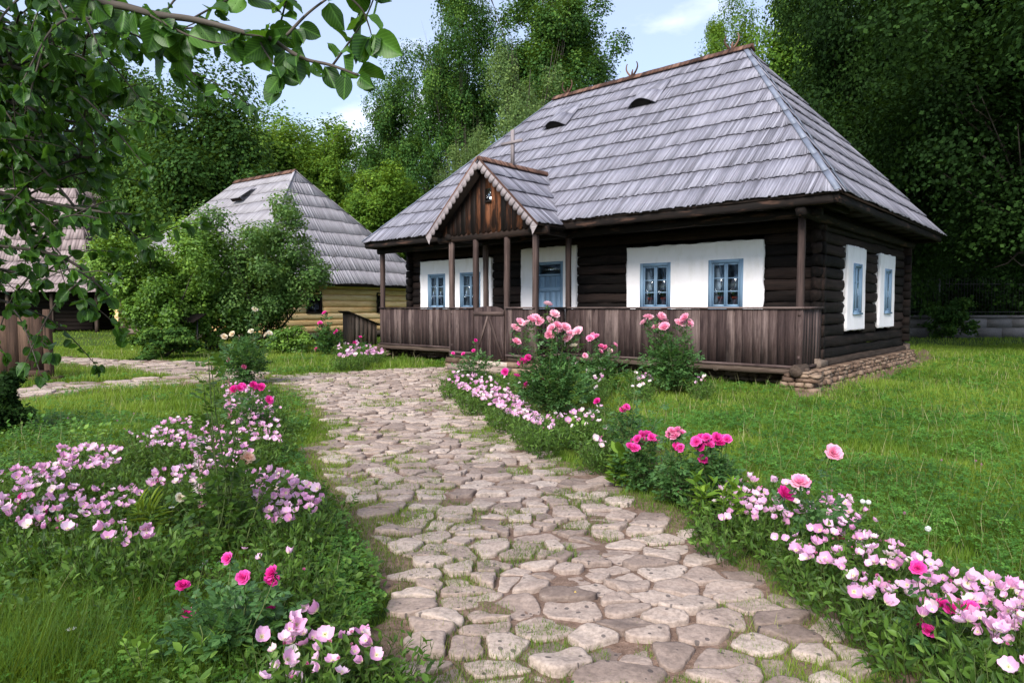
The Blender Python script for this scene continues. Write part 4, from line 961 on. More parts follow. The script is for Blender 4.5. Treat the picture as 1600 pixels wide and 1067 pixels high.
def tree(name, kind, px, Y, top, bot, wpx, label, rz=0, group=None, mat=None):
    cr, tr, R, th = proto(kind); a = P(px, top, Y); b = P(px, bot, Y); rz_ = max(.5, (a[2]-max(b[2], 1.2))/2); cz = (a[2]+max(b[2], 1.2))/2; rx = wpx/2*Y/F_PX
    o = empty(name, (a[0], Y, 0), rz, label, 'tree', group)
    for nm, me in (('crown', cr), ('trunk', tr)):
        if mat and nm == 'crown': me = me.copy(); me.materials[0] = mat
        c = bpy.data.objects.new(nm, me); COL.objects.link(c); c.parent = o; c.scale = (rx/R[0], rx/R[1]*1.0, rz_/R[2]); c.location = (0, 0, cz)
        if nm == 'trunk':   # stretch the foot of the trunk down to the ground
            lo = cz-(R[2]+th)*rz_/R[2]
            k = rz_/R[2]
            if lo > 0.05 or lo < -1.5: c.scale[2] = cz/(R[2]+th)
    return o
GT_ = 'woodland trees behind the houses'
tree('maple_tree', 'maple2', 20, 50, 60, 450, 260, 'broad dark tree behind the barn roof, mostly hidden by the near leaves', 1)
tree('maple_tree', 'maple2', 205, 48, 122, 450, 150, 'narrow dark tree rising beside the near overhanging branch, left of the big round crown', 2.1)
tree('maple_tree', 'maple', 325, 43, 130, 455, 225, 'big round dense dark green tree directly left above the cream house ridge', .4)
tree('maple_tree', 'maple', 440, 52, 184, 430, 200, 'mid green tree directly behind the ridge of the cream house', 3.4, mat=MT['bright'])
tree('leafy_tree', 'light', 515, 50, 212, 420, 150, 'lighter green tree above the right slope of the cream house', 2)
tree('leafy_tree', 'light', 600, 42, 262, 430, 150, 'low bright green tree in the gap between cream house and log house', 4.4)
tree('leafy_tree', 'light', 655, 46, 310, 430, 100, 'small bright tree peeking over the left eave of the log house', 1.3)
tree('oak_tree', 'oak', 618, 48, 112, 400, 125, 'dark oak with visible limbs left of the tallest oak, clouds behind it', .3)
tree('oak_tree', 'oak2', 708, 45, -15, 345, 150, 'tall airy oak with sky gaps, left one of the two behind the roof', 2.5)
tree('oak_tree', 'oak2', 875, 46, -70, 260, 190, 'tallest oak above the left end of the long roof ridge', 5.2)
tree('birch_tree', 'birch', 812, 38, 78, 380, 150, 'pale green feathery tree just behind the left slope of the log house roof', 1.8)
tree('birch_tree', 'birch', 735, 41, 205, 400, 95, 'smaller pale feathery tree beside the wooden cross', 4)
tree('leafy_tree', 'oak', 1135, 46, 26, 300, 120, 'round tree peeking over the right end of the log house ridge', .9, mat=MT['bright'])
tree('leafy_tree', 'light', 1285, 38, -30, 330, 220, 'bright sunlit tree right of the ridge end', 2.9)
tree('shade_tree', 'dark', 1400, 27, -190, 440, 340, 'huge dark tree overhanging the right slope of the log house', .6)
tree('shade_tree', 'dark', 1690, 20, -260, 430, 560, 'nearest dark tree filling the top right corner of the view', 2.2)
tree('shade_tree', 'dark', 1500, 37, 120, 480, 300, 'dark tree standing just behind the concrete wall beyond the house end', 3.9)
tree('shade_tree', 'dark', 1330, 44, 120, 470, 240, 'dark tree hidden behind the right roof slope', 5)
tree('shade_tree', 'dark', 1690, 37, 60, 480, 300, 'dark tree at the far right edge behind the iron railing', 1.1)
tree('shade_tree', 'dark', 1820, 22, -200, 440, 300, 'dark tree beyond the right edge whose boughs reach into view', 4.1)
# the far wood that closes every gap: nobody could count it
rg = np.random.default_rng(77); n = 150000; px = rg.random(n)*2300-350; ang = (px-800)/F_PX; Y = 62+rg.random(n)*14; x = ang*62*1.0; top = 7.5+3.5*vnoise(x, Y*0, .12, 3)+2.5*vnoise(x, Y*0, .5, 5)+np.where(px > 1250, 6, 0); z = rg.random(n)**.8*top
v = unit(rg.normal(size=(n, 3))+np.array([0, -.6, .5])); X_, Y_, Z_ = frames(v); bl = vnoise(x, z, .5, 1)*.6+vnoise(x, z, 1.3, 2)*.4
Y = Y+8*(vnoise(x, z, .35, 8)-.5)
m = MB(); m.scatter(RH_V, RH_F, np.stack([x, Y, z], 1), X_, Y_, Z_, .3+rg.random(n)*.35, np.stack([rg.random(n), bl], 1)); o = m.build('woodland', MT['maple']); tag(o, kind='stuff')
# dark undergrowth behind the concrete wall and behind the house
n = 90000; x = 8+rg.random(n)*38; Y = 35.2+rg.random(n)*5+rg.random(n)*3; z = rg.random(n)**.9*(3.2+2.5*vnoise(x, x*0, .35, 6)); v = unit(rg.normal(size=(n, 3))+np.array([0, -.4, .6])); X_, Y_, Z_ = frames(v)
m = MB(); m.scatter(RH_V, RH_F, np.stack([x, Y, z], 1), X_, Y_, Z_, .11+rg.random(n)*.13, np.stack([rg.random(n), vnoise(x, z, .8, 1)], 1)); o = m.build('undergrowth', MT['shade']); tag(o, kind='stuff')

def shrub(name, px, pyb, top, wpx, mat, seed, label, leaves=26000, ls=.085, nb=46, br=.3, stems=6, asp=.85, trunk_r=.05, limbs=26, fill=.3, low=.0):
    g = G(px, pyb); Y = g[1]; H = P(px, top, Y)[2]; rx = wpx/2*Y/F_PX; o = empty(name, (g[0], Y, 0), 0, label, 'shrub'); Rz = H*(1-low)/2
    cr, tr = crown_mesh('crown', mat, seed, (rx, rx*asp, Rz), nb, br, leaves, ls, limbs=limbs, trunkh=H*low, trunk_r=trunk_r, stems=stems, fill=fill)
    for nm, me in (('foliage', cr), ('stems', tr)):
        c = bpy.data.objects.new(nm, me); COL.objects.link(c); c.parent = o; c.location = (0, 0, Rz+H*low)
    return o
shrub('leafy_shrub', 255, 552, 352, 175, MT['shrub1'], 31, 'wide bright green shrub left of the lilac, in front of the low outbuilding', 52000, .075, 70)
shrub('lilac_bush', 412, 545, 330, 190, MT['shrub2'], 33, 'tall upright shrub with bare thin stems in front of the cream house', 52000, .075, 90, .22, stems=9, trunk_r=.045, limbs=44)
shrub('leafy_shrub', 330, 548, 352, 130, MT['shrub1'], 35, 'rounded green shrub filling the gap between the wide shrub and the lilac', 22000, .075, 40)
shrub('low_shrub', 452, 553, 508, 70, MT['shrub1'], 36, 'low green bush at the foot of the lilac', 6000, .06, 20, low=.02)
shrub('leafy_shrub', 1483, 529, 466, 70, MT['maple'], 38, 'dark green shrub leaning against the concrete wall', 9000, .09, 30, low=.05)
shrub('dark_shrub', -5, 680, 570, 90, MT['shade'], 39, 'small dark shrub at the left edge in front of the plank gate', 9000, .035, 26, low=.02)
shrub('dark_shrub', 250, 560, 510, 120, MT['maple'], 42, 'low dark shrub under the wide bright shrub', 9000, .07, 26, low=.02)

# ================================================================= THE OVERHANGING FRUIT TREE
FT = empty('fruit_tree', (-4.6, 2.6, 0), 0, 'near fruit tree whose leafy boughs hang in from the top left', 'tree')
tb = MB(); LP = []; org = np.array([-4.6, 2.6, 0])
LSC = [1.0]
def twig(pts, r0, r1, leafy=True, dens=1.0, ls=None):
    ls = ls or LSC[0]
    pts = [np.array(p, float) for p in pts]
    # smooth
    P2 = []
    for i in range(len(pts)-1):
        a = pts[max(i-1, 0)]; b = pts[i]; c = pts[i+1]; d = pts[min(i+2, len(pts)-1)]
        for t in np.linspace(0, 1, 5)[:-1]: P2.append(.5*((2*b)+(-a+c)*t+(2*a-5*b+4*c-d)*t*t+(-a+3*b-3*c+d)*t**3))
    P2.append(pts[-1]); n = len(P2); tb.tube([p-org for p in P2], [r0+(r1-r0)*i/(n-1) for i in range(n)], 6)
    if leafy:
        for i in range(1, n):
            L_ = np.linalg.norm(P2[i]-P2[i-1]); k = np.random.default_rng(int(i+abs(P2[i][0])*1e4)).poisson(L_*(46 if ls < .9 else 40)*dens)
            d = unit(P2[i]-P2[i-1])
            for _ in range(k): LP.append((P2[i-1]+(P2[i]-P2[i-1])*random.random(), d, ls))
        for _ in range(4): LP.append((P2[-1], unit(P2[-1]-P2[-2]), ls))
    return P2
T = lambda l, Y, dy=0: [P(a, b, Y+dy*i/(len(l)-1)) for i, (a, b) in enumerate(l)]
A1 = twig(T([(20, -60), (148, -2), (200, 12), (248, 24), (296, 30), (348, 42), (384, 52), (424, 62), (452, 80), (480, 94), (516, 102), (560, 118)], 1.75, -.1), .011, .003, True, .9)
twig(T([(448, 56), (470, 32), (490, 14), (520, -8), (560, -40)], 1.7), .004, .002, True, 1.4)
twig(T([(404, 60), (414, 80), (426, 98), (440, 116)], 1.68), .003, .0015, True, .9)
twig(T([(236, 24), (270, 44), (300, 58), (332, 66), (384, 72)], 1.72), .004, .0015, True, 1.2)
twig(T([(136, 0), (170, 20), (200, 36), (232, 60), (262, 70)], 1.8), .004, .0015, True, .9)
twig(T([(430, 64), (440, 30), (450, -5), (470, -40)], 1.75), .003, .0015, True, 1.6)
twig(T([(300, 30), (340, 8), (380, -10)], 1.8), .003, .0015, True, 1.5)
twig(T([(520, 102), (550, 60), (575, 20), (590, -20)], 1.72), .003, .0015, True, 1.4)
twig(T([(540, -10), (566, 16), (576, 40), (580, 54)], 1.66), .003, .0015, True, 1.0)
rr_ = random.Random(5); LSC[0] = .72
def bough(l, Y, dy, n, r=.016, lo=.25, spread=95, dens=.8):
    a = twig(T(l, Y, dy), r, .004, True, .7*dens)
    for k in range(n):
        i = rr_.randrange(2, len(a)-1); p = a[i]; L_ = rr_.uniform(.18, .48); d = np.array([rr_.uniform(-.5, .75), rr_.uniform(-.6, .6), rr_.uniform(-.55, .5)]); d /= np.linalg.norm(d)
        q = p+d*L_*.5+np.array([0, 0, .04]); e = p+d*L_+np.array([0, 0, -.05]); b = twig([p, q, e], .005, .0015, True, dens)
        if rr_.random() < .6:
            j = rr_.randrange(3, len(b)-1); d2 = np.array([rr_.uniform(-.1, 1), rr_.uniform(-.5, .5), rr_.uniform(-.6, .5)]); twig([b[j], b[j]+d2*.12, b[j]+d2*.22+np.array([0, 0, -.02])], .003, .001, True, dens)
bough([(-160, 20), (-60, 40), (20, 60), (90, 95), (150, 130)], 2.3, .1, 14)
bough([(-160, 70), (-60, 95), (20, 105), (60, 120)], 2.2, .1, 13)
bough([(-160, 160), (-60, 170), (10, 200), (40, 225)], 2.6, .1, 12)
bough([(-160, 120), (-60, 140), (20, 160), (90, 185), (160, 200)], 2.5, .1, 15)
bough([(-160, -60), (-60, -40), (20, -20), (90, 20), (140, 30)], 2.2, -.1, 15)
bough([(-170, 230), (-60, 245), (30, 262), (80, 268)], 2.7, .1, 13)
bough([(-170, 330), (-60, 342), (30, 352), (70, 372)], 2.6, .2, 11)
bough([(-170, 400), (-60, 415), (20, 425), (60, 440)], 2.9, .1, 8)
bough([(-170, 460), (-60, 470), (0, 470), (30, 480)], 3.0, .1, 7)
bough([(-150, 60), (-20, 90), (100, 62), (200, 52), (230, 70)], 2.4, .1, 10, .010)
bough([(-150, 290), (-20, 300), (80, 318), (150, 330), (205, 335)], 2.5, .0, 5, .010, dens=.8)
bough([(-150, 380), (0, 385), (90, 400), (140, 430), (170, 462)], 2.5, .0, 4, .008, dens=.8)
bough([(-150, 190), (0, 200), (90, 235), (150, 250)], 2.6, .0, 9, .010)
for p in ((-160, 20), (-160, 120), (-160, -60), (-170, 230), (-170, 330), (-170, 400), (-170, 460), (20, -60)):
    a = P(p[0], p[1], 2.4 if p[0] < 0 else 1.75); tb.tube([a-org, (a+np.array([-4.6, 2.6, a[2]-.6]))/2-org+np.array([0, 0, .1]), np.array([rr_.uniform(-.1, .1), rr_.uniform(-.3, .3), min(2.4, max(1.1, a[2]-.5))])], [.012, .018, .03], 7)
tb.tube([(0, 0, -.1), (.05, 0, .8), (-.05, .05, 1.6), (0, 0, 2.6), (.1, 0, 3.4)], [.15, .12, .11, .08, .04], 12)
tb.build('branches', MT['bark'], FT, True)
N_ = len(LP); pos = np.array([l[0] for l in LP]); dr = np.array([l[1] for l in LP]); rg = np.random.default_rng(9)
out = unit(dr*.6+rg.normal(size=(N_, 3))*.55+np.array([0, 0, -.6])); Zn = unit(np.cross(out, rg.normal(size=(N_, 3)))+np.array([0, 0, .5])); Xn = unit(np.cross(out, Zn)); Zn = np.cross(Xn, out)
FL_V = [(0, 0, 0), (.012, 0, 0), (.012, .13, 0), (0, .13, 0)]; FL_F = [(0, 1, 2, 3)]
_t = np.linspace(0, 1, 8)
for q in _t:
    w_ = .33*math.sin(math.pi*min(1, q**.82))**.62*(1-.0*q); y_ = .12+.88*q
    for sx in (-1, -.5, 0, .5, 1): FL_V.append((sx*w_, y_, .16*abs(sx)*w_*2-.12*q*q+.03*math.sin(q*9)*abs(sx)))
for i in range(7):
    for j in range(4): b_ = 4+i*5+j; FL_F.append((b_, b_+1, b_+6, b_+5))
sc = (.045+rg.random(N_)**1.4*.052)*np.array([l[2] for l in LP]); m = MB(); m.scatter(FL_V, FL_F, pos-org, Xn, out, Zn, np.stack([sc*1.05, sc, sc*(.5+rg.random(N_)*2)], 1), np.stack([np.clip(rg.normal(.5, .25, N_), 0, 1), np.clip(rg.normal(.45, .25, N_), 0, 1)], 1))
m.build('leaves', MT['fruit'], FT, True); print('fruit leaves', N_)

# ================================================================= GRASS AND GROUND COVER
HP = [(C0[0]+cw*a-sw*b, C0[1]+sw*a+cw*b) for a, b in ((.25, -.0), (.25, 8.7), (-12.8, 8.7), (-12.8, 0), (B0-.1, 0), (B0-.1, BY), (B3+.1, BY), (B3+.1, 0))]
BLV = np.array([(-.5, 0, 0), (.5, 0, 0), (.40, .22, .5), (-.40, .22, .5), (0, .8, 1.0)]); BLF = [(0, 1, 2, 3), (3, 2, 4)]
def blades(x, y, h, w, col, lean=.45, mb=None, rg=RG):
    n = len(x); th = rg.random(n)*2*math.pi; X = np.stack([np.cos(th), np.sin(th), 0*th], 1); Yv = np.stack([-np.sin(th), np.cos(th), 0*th], 1); Z = np.tile([0, 0, 1.], (n, 1))
    Z = unit(Z+np.stack([rg.normal(size=n), rg.normal(size=n), 0*th], 1)*.22); mb.scatter(BLV, BLF, np.stack([x, y, np.full(n, -.01)], 1), X, Yv, Z, np.stack([w, h*lean*(.2+rg.random(n)*1.5), h], 1), col)
def sample(n, y0, y1, pw, seed, margin=.32):
    """random ground points in the view wedge, density ~ Y**-pw"""
    rg = np.random.default_rng(seed); u = rg.random(n); e = 2-pw; Y = (y0**e+(y1**e-y0**e)*u)**(1/e); t = (rg.random(n)*2-1)*(.77+margin); return t*Y, Y, rg
def veg_mask(x, y, rg, pathp=.0, bedp=.35):
    k = np.ones(len(x), bool); on = onpath(x, y)
    ed = edge_dist(x, y, MAIN)
    tuft = vnoise(x, y, 2.6, 3)*.6+vnoise(x, y, 7, 6)*.4
    lw = (x < -.10*y+.25) & (y < 6.5) & (ed < 1.1) & (vnoise(x, y, 3.1, 41)*.6+vnoise(x, y, 8, 42)*.4 > .43)
    inn = on & ~lw & ~((ed < .75) & (tuft > .28+.34*ed/.75) & inpoly(x, y, MAIN)) & ~((tuft > .635))
    k &= ~inn
    bd = inpoly(x, y, BEDR) | inpoly(x, y, BEDL); k &= ~(bd & ~on & (rg.random(len(x)) > .25+.9*np.clip(tuft-.35, 0, 1)))
    k &= ~inpoly(x, y, HP); k &= ~(inpoly(x, y, LITTER) & (rg.random(len(x)) > .15))
    return k, on, ed
m = MB()
for (n, y0, y1, pw, sd) in ((360000, 1.5, 9, 1.35, 1), (400000, 7, 26, 1.5, 2), (80000, 20, 60, 1.5, 3)):
    x, y, rg = sample(n, y0, y1, pw, sd); k, on, ed = veg_mask(x, y, rg); x, y, on, ed = x[k], y[k], on[k], ed[k]; n = len(x)
    pt = vnoise(x, y, .55, 11); pf = vnoise(x, y, 2.4, 12); h = .045+.15*np.clip(pt*1.4-.2, 0, 1)*np.clip(pf*1.5-.2, 0, 1.2)+.03*rg.random(n)
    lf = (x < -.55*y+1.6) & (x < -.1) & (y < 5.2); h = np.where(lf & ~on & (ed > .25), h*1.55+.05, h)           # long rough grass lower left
    near = np.minimum(ed, 3); h = np.where((near < .35) | on, .035+.045*pf, h); h = np.where((y > 9), np.maximum(h, .06)*1.15, h)
    rl = (x > .45*y) & (y < 9); h = np.where(rl, h*1.1, h)
    h *= (.55+rg.random(n)*.6); w = .0032*(np.maximum(y, 3.5)/3.5)**.85*(.7+rg.random(n)*.7)
    c = np.stack([np.clip(rg.normal(.45, .22, n)+.10*(y > 9), 0, 1), np.clip((vnoise(x, y, .7, 20)*.5+vnoise(x, y, 3, 21)*.35+vnoise(x, y, 9, 22)*.25-.5)*1.7+.5+.15*(y > 6)*(x > 0)-.42*lf, 0, 1)], 1)  # lower-left blades coloured darker, standing in for the fruit tree's shade
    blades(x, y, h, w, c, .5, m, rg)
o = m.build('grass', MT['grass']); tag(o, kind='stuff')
m = MB(); x, y, rg = sample(60000, 2.5, 24, 1.4, 61); k, on, ed = veg_mask(x, y, rg); k &= (vnoise(x, y, .9, 62)*.5+vnoise(x, y, 3.5, 63)*.5 > .56); x, y = x[k], y[k]; n = len(x)
blades(x, y, .04+.06*rg.random(n), .0032*(np.maximum(y, 3.5)/3.5)**.85, np.stack([rg.random(n), rg.random(n)], 1), .7, m, rg); o = m.build('dry_grass', MT['straw2']); tag(o, kind='stuff')
# clover and low weeds
TRI = [(0, 0, 0)]; TF = []
for k3 in range(3):
    a = k3*2.094; ca, sa = math.cos(a), math.sin(a); b = len(TRI); TRI += [(ca*.5-sa*.32, sa*.5+ca*.32, .12), (ca*1.0, sa*1.0, .02), (ca*.5+sa*.32, sa*.5-ca*.32, .12)]; TF.append((0, b+2, b+1, b))
m = MB()
for (n, y0, y1, pw, sd) in ((75000, 1.6, 9, 1.3, 31), (40000, 8, 20, 1.5, 32)):
    x, y, rg = sample(n, y0, y1, pw, sd); k, on, ed = veg_mask(x, y, rg); cl = vnoise(x, y, .7, 14)*.6+vnoise(x, y, 2.5, 15)*.4
    right = (x > .38*y); k &= (cl > np.where(right, .36, .50)) & ~on; x, y = x[k], y[k]; n = len(x); Z = unit(np.stack([rg.normal(size=n)*.3, rg.normal(size=n)*.3-.2, np.ones(n)], 1)); X_, Y_, Z_ = frames(Z, unit(rg.normal(size=(n, 3))))
    m.scatter(TRI, TF, np.stack([x, y, .04+rg.random(n)*.09], 1), X_, Y_, Z_, (.013+rg.random(n)*.016)*(np.maximum(y, 5)/5)**.6, np.stack([rg.random(n), vnoise(x, y, 1.5, 16)], 1))
o = m.build('clover', MT['clover']); tag(o, kind='stuff')
# broad-leaved weeds in the rough lower left and along the bed edges
m = MB(); x, y, rg = sample(15000, 2.3, 9, 1.5, 51); k, on, ed = veg_mask(x, y, rg); wd = vnoise(x, y, 1.6, 52); k &= ~on & ((wd > .42) | (x > 99)) & ((x < -.05) | inpoly(x, y, BEDR)); x, y = x[k], y[k]; n = len(x); q = 7; x = np.repeat(x, q); y = np.repeat(y, q); hh_ = np.repeat(.05+.14*rg.random(n), q); cg = np.repeat(rg.random(n), q); N2 = n*q
th = rg.random(N2)*6.283; out = unit(np.stack([np.cos(th), np.sin(th), .2+rg.random(N2)*.7], 1)); Zn = unit(np.array([0, 0, 1.])+rg.normal(size=(N2, 3))*.3); Xn = unit(np.cross(out, Zn)); Zn = np.cross(Xn, out); s = .022+.026*rg.random(N2)
m.scatter(LF_V, LF_F, np.stack([x+.02*rg.normal(size=N2), y+.02*rg.normal(size=N2), hh_*rg.random(N2)], 1), Xn, out, Zn, np.stack([s*(.6+.9*cg), s, s], 1), np.stack([rg.random(N2), cg], 1)); o = m.build('weeds', MT['primleaf']); tag(o, kind='stuff')
# seeding grass stalks
m = MB(); x, y, rg = sample(7000, 2.6, 22, 1.2, 41); k, on, ed = veg_mask(x, y, rg); k &= ~on & (ed > .2); x, y = x[k], y[k]; n = len(x)
blades(x, y, .16+rg.random(n)*.16, .0022*(np.maximum(y, 3)/3)**.85, np.stack([rg.random(n), rg.random(n)], 1), .4, m, rg); o = m.build('grass_stalks', MT['straw']); tag(o, kind='stuff')
# ================================================================= FLOWERS
def petalmat(name, cols, centre=None, rough=.6, trans=.35, vein=None):
    """cols = outer/dark, mid, light ; lc.z runs 0 at the heart to 1 at the rim"""
    t = NT(name); s = t.sep(t.attr('col').outputs['Color']); lc = t.sep(t.attr('lc').outputs['Vector'])
    oi = t.n('ShaderNodeObjectInfo').outputs['Random']; v = t.math('ADD', t.math('MULTIPLY', s[0], .45), t.math('MULTIPLY', oi, .55))
    col = t.ramp(v, [(.1, cols[0]), (.5, cols[1]), (.9, cols[2])])
    if vein is not None:
        w = t.math('SINE', t.math('MULTIPLY', lc[0], 26)); col = t.mix(t.math('MULTIPLY', t.ramp(w, [(.55, 0.0), (1., .5)]), t.ramp(lc[2], [(.15, .8), (.9, .1)])), col, vein)
    if centre is not None: col = t.mix(t.ramp(lc[2], [(.10, 1.0), (.38, 0.0)]), col, centre)
    p = t.n('ShaderNodeBsdfPrincipled'); t.l(col, p.inputs['Base Color']); p.inputs['Roughness'].default_value = rough; p.inputs['Specular IOR Level'].default_value = .2
    tr = t.n('ShaderNodeBsdfTranslucent'); t.l(col, tr.inputs[0]); mx = t.n('ShaderNodeMixShader'); mx.inputs[0].default_value = trans; t.l(p.outputs[0], mx.inputs[1]); t.l(tr.outputs[0], mx.inputs[2]); t.l(mx.outputs[0], t.out.inputs[0]); return t.m
MT['prim'] = petalmat('pale_pink_petal', ((.66, .30, .52), (.82, .48, .69), (.92, .72, .84)), (.80, .82, .45), vein=(.70, .30, .52))
MT['prim_faded'] = petalmat('faded_pink_petal', ((.78, .52, .60), (.86, .66, .70), (.90, .78, .78)), (.80, .80, .50), vein=(.75, .42, .52))
MT['bud'] = petalmat('closed_bud', ((.50, .10, .25), (.62, .20, .36), (.68, .34, .42)))
MT['hot'] = petalmat('hot_pink_petal', ((.62, .018, .24), (.80, .045, .37), (.88, .14, .50)))
MT['rosep'] = petalmat('rose_pink_petal', ((.86, .32, .48), (.92, .48, .60), (.95, .68, .74)))
MT['rose2'] = petalmat('two_tone_pink_petal', ((.80, .14, .38), (.88, .32, .52), (.94, .58, .68)))
MT['cream'] = petalmat('cream_petal', ((.82, .66, .46), (.88, .78, .62), (.90, .86, .76)))
MT['blush'] = petalmat('peach_petal', ((.84, .50, .38), (.90, .62, .48), (.92, .74, .62)))
MT['white'] = petalmat('white_petal', ((.80, .80, .76), (.85, .85, .82), (.88, .88, .86)))
MT['stamen'] = petalmat('stamen', ((.55, .55, .12), (.68, .66, .22), (.75, .72, .35)))
MT['dry'] = leafmat('dry_leaf', ((.30, .16, .04), (.45, .30, .08), (.60, .45, .14)), .2)

def petal(mb, ang, width, length, cup, tilt, ruff, rnd, base=0.0, mi=0, nt=5, ns=6, notch=.06, col=None, z0=0):
    V = []; W = []; c = col or (rnd.random(), 0, 0); ph = rnd.random()*9
    for i in range(nt):
        t = i/(nt-1)
        for j in range(ns):
            s = j/(ns-1)*2-1; ww = width*(math.sin(min(1, t*1.05+.12)*math.pi*.62)**.8)*(1 if t < .8 else 1-.22*(t-.8)*5*abs(s)**2)
            r = base+length*t*(1-notch*(t**3)*(1-abs(s))**2-.10*t*s*s)
            x = s*ww*length*.9
            z = z0+math.sin(tilt)*r+cup*length*(t**1.8)+.18*length*s*s*t*cup*2+ruff*length*t*math.sin(s*5+ph)*.5
            y = math.cos(tilt)*r
            V.append((x*math.cos(ang)-y*math.sin(ang), x*math.sin(ang)+y*math.cos(ang), z)); W.append((s*.5+.5, t, t))
    F = [(i*ns+j, i*ns+j+1, (i+1)*ns+j+1, (i+1)*ns+j) for i in range(nt-1) for j in range(ns-1)]
    mb.add(V, np.array(F), c, W, mi)
def prim_mesh(name, seed, open_, mat=None):
    rnd = random.Random(seed); m = MB(); a0 = rnd.random()*6
    for k in range(4): petal(m, a0+k*math.pi/2+rnd.uniform(-.2, .2), .78*rnd.uniform(.85, 1.08), 1.0*rnd.uniform(.82, 1.12), .35+.3*(1-open_), .12+.85*(1-open_)+rnd.uniform(-.2, .16), rnd.uniform(.08, .22), rnd, notch=.10, z0=.02*(k % 2))
    for k in range(7): a = k*.9; m.tube([(0, 0, 0), (math.cos(a)*.12, math.sin(a)*.12, .28), (math.cos(a)*.18, math.sin(a)*.18, .34)], [.012, .012, .028], 4, mi=1)
    m.tube([(0, 0, -.7), (0, 0, -.2), (0, 0, .03)], [.03, .045, .09], 5, mi=2)
    return m.build(name, [mat or MT['prim'], MT['stamen'], MT['primleaf']], smooth=True, link=False)
PR = [prim_mesh('blossom', 1, .95), prim_mesh('blossom', 2, .8), prim_mesh('blossom', 3, .6), prim_mesh('blossom', 4, .4), prim_mesh('blossom', 5, .85), prim_mesh('blossom', 11, .2), prim_mesh('blossom', 12, .05)]
PRF = [prim_mesh('blossom', 6, .9, MT['prim_faded']), prim_mesh('blossom', 7, .7, MT['prim_faded'])]
def bud_mesh():
    m = MB(); rnd = random.Random(3)
    for k in range(4): petal(m, k*1.57, .55, .75, -.2, 1.35, .03, rnd)
    m.tube([(0, 0, -.6), (0, 0, -.1), (0, 0, .1)], [.03, .07, .16], 5, mi=1); return m.build('bud', [MT['bud'], MT['primleaf']], smooth=True, link=False)
BUD = bud_mesh()
def prim_foliage(seed, R=.20, H=.24, stems=40):
    rg = np.random.default_rng(seed); m = MB(); Lp = []; Ld = []
    for _ in range(stems):
        a = rg.random()*6.28; r = R*math.sqrt(rg.random()); h = H*(.6+.5*rg.random()); b = np.array([math.cos(a)*r*.6, math.sin(a)*r*.6, 0]); e = np.array([math.cos(a)*r*1.3, math.sin(a)*r*1.3, h]); q = (b+e)/2+rg.normal(size=3)*.015
        m.tube([b, q, e], [.0022, .0018, .0012], 3, cap=False)
        for k in range(9): t = .15+.85*rg.random(); Lp.append(b+(e-b)*t+(q-(b+e)/2)*4*t*(1-t)); Ld.append(e-b)
    N = len(Lp); out = unit(unit(np.array(Ld))*.5+rg.normal(size=(N, 3))*.6); Zn = unit(np.cross(out, rg.normal(size=(N, 3)))+[0, 0, .3]); Xn = unit(np.cross(out, Zn)); Zn = np.cross(Xn, out); s = .032+.028*rg.random(N)
    m.scatter(LF_V, LF_F, np.array(Lp), Xn, out, Zn, np.stack([s*.55, s, s], 1), rg.random((N, 2)), 1)
    return m.build('foliage', [MT['stem'], MT['primleaf']], link=False)
PFOL = [prim_foliage(i) for i in range(4)]
def rot_to(n, spin):
    n = Vector(n).normalized(); return n.to_track_quat('Z', 'Y').to_matrix().to_4x4() @ Matrix.Rotation(spin, 4, 'Z')
def prim_bed(polys, count, label, group, zmin=.15, zmax=.33, cell=.34, size=.0275, buds=.10, faded=.1, seed=1, hs=1.0):
    rg = np.random.default_rng(seed); pts = []
    areas = []
    for pl in polys:
        xs = [p[0] for p in pl]; ys = [p[1] for p in pl]; A = abs(sum(pl[i][0]*pl[(i+1) % len(pl)][1]-pl[(i+1) % len(pl)][0]*pl[i][1] for i in range(len(pl))))/2; areas.append(A)
    for pl, A in zip(polys, areas):
        n = int(count*A/sum(areas)); xs = [p[0] for p in pl]; ys = [p[1] for p in pl]; k = 0; tries = 0
        while k < n and tries < n*60:
            tries += 1; x = xs[0]+0; x = min(xs)+rg.random()*(max(xs)-min(xs)); y = min(ys)+rg.random()*(max(ys)-min(ys))
            if inpoly(np.array([x]), np.array([y]), pl)[0]:
                z = zmin+(zmax-zmin)*rg.random(); p = G(x, y, z*hs); pts.append(p); k += 1
    cells = {}
    for p in pts: cells.setdefault((int(math.floor(p[0]/cell)), int(math.floor(p[1]/cell))), []).append(p)
    for (i, j), ps in cells.items():
        c = np.mean(ps, axis=0); o = empty('pink_evening_flower', (c[0], c[1], 0), rg.random()*6.28, label, 'flowering plant', group); rz = Matrix.Rotation(-o.rotation_euler[2], 4, 'Z')
        f = bpy.data.objects.new('foliage', PFOL[rg.integers(0, 4)]); COL.objects.link(f); f.parent = o; s = hs*(c[2]/hs/.27); f.scale = (1.0, 1.0, s*1.05)
        for p in ps:
            loc = rz @ Vector((p[0]-c[0], p[1]-c[1], p[2])); tilt = Vector((rg.normal()*.55, rg.normal()*.45-.35, 1.0)); M = Matrix.Translation(loc) @ rz @ rot_to(tilt, rg.random()*6.28) @ Matrix.Scale(size*(.62+.62*rg.random()), 4)
            u = rg.random()
            if u < buds: inst('bud', BUD, o, M=M @ Matrix.Scale(.7, 4))
            elif rg.random() < faded: inst('blossom', PRF[rg.integers(0, 2)], o, M=M)
            else: inst('blossom', PR[rg.integers(0, 7)], o, M=M)
    return len(cells)
LBL = 'pale pink flower clump '
prim_bed([[(1100, 770), (1150, 742), (1230, 755), (1330, 775), (1370, 815), (1400, 850), (1300, 850), (1240, 820), (1170, 812), (1120, 812)]], 130, LBL+'in the middle of the right bed, beside the path', 'pink flowers, middle of the right bed', seed=1)
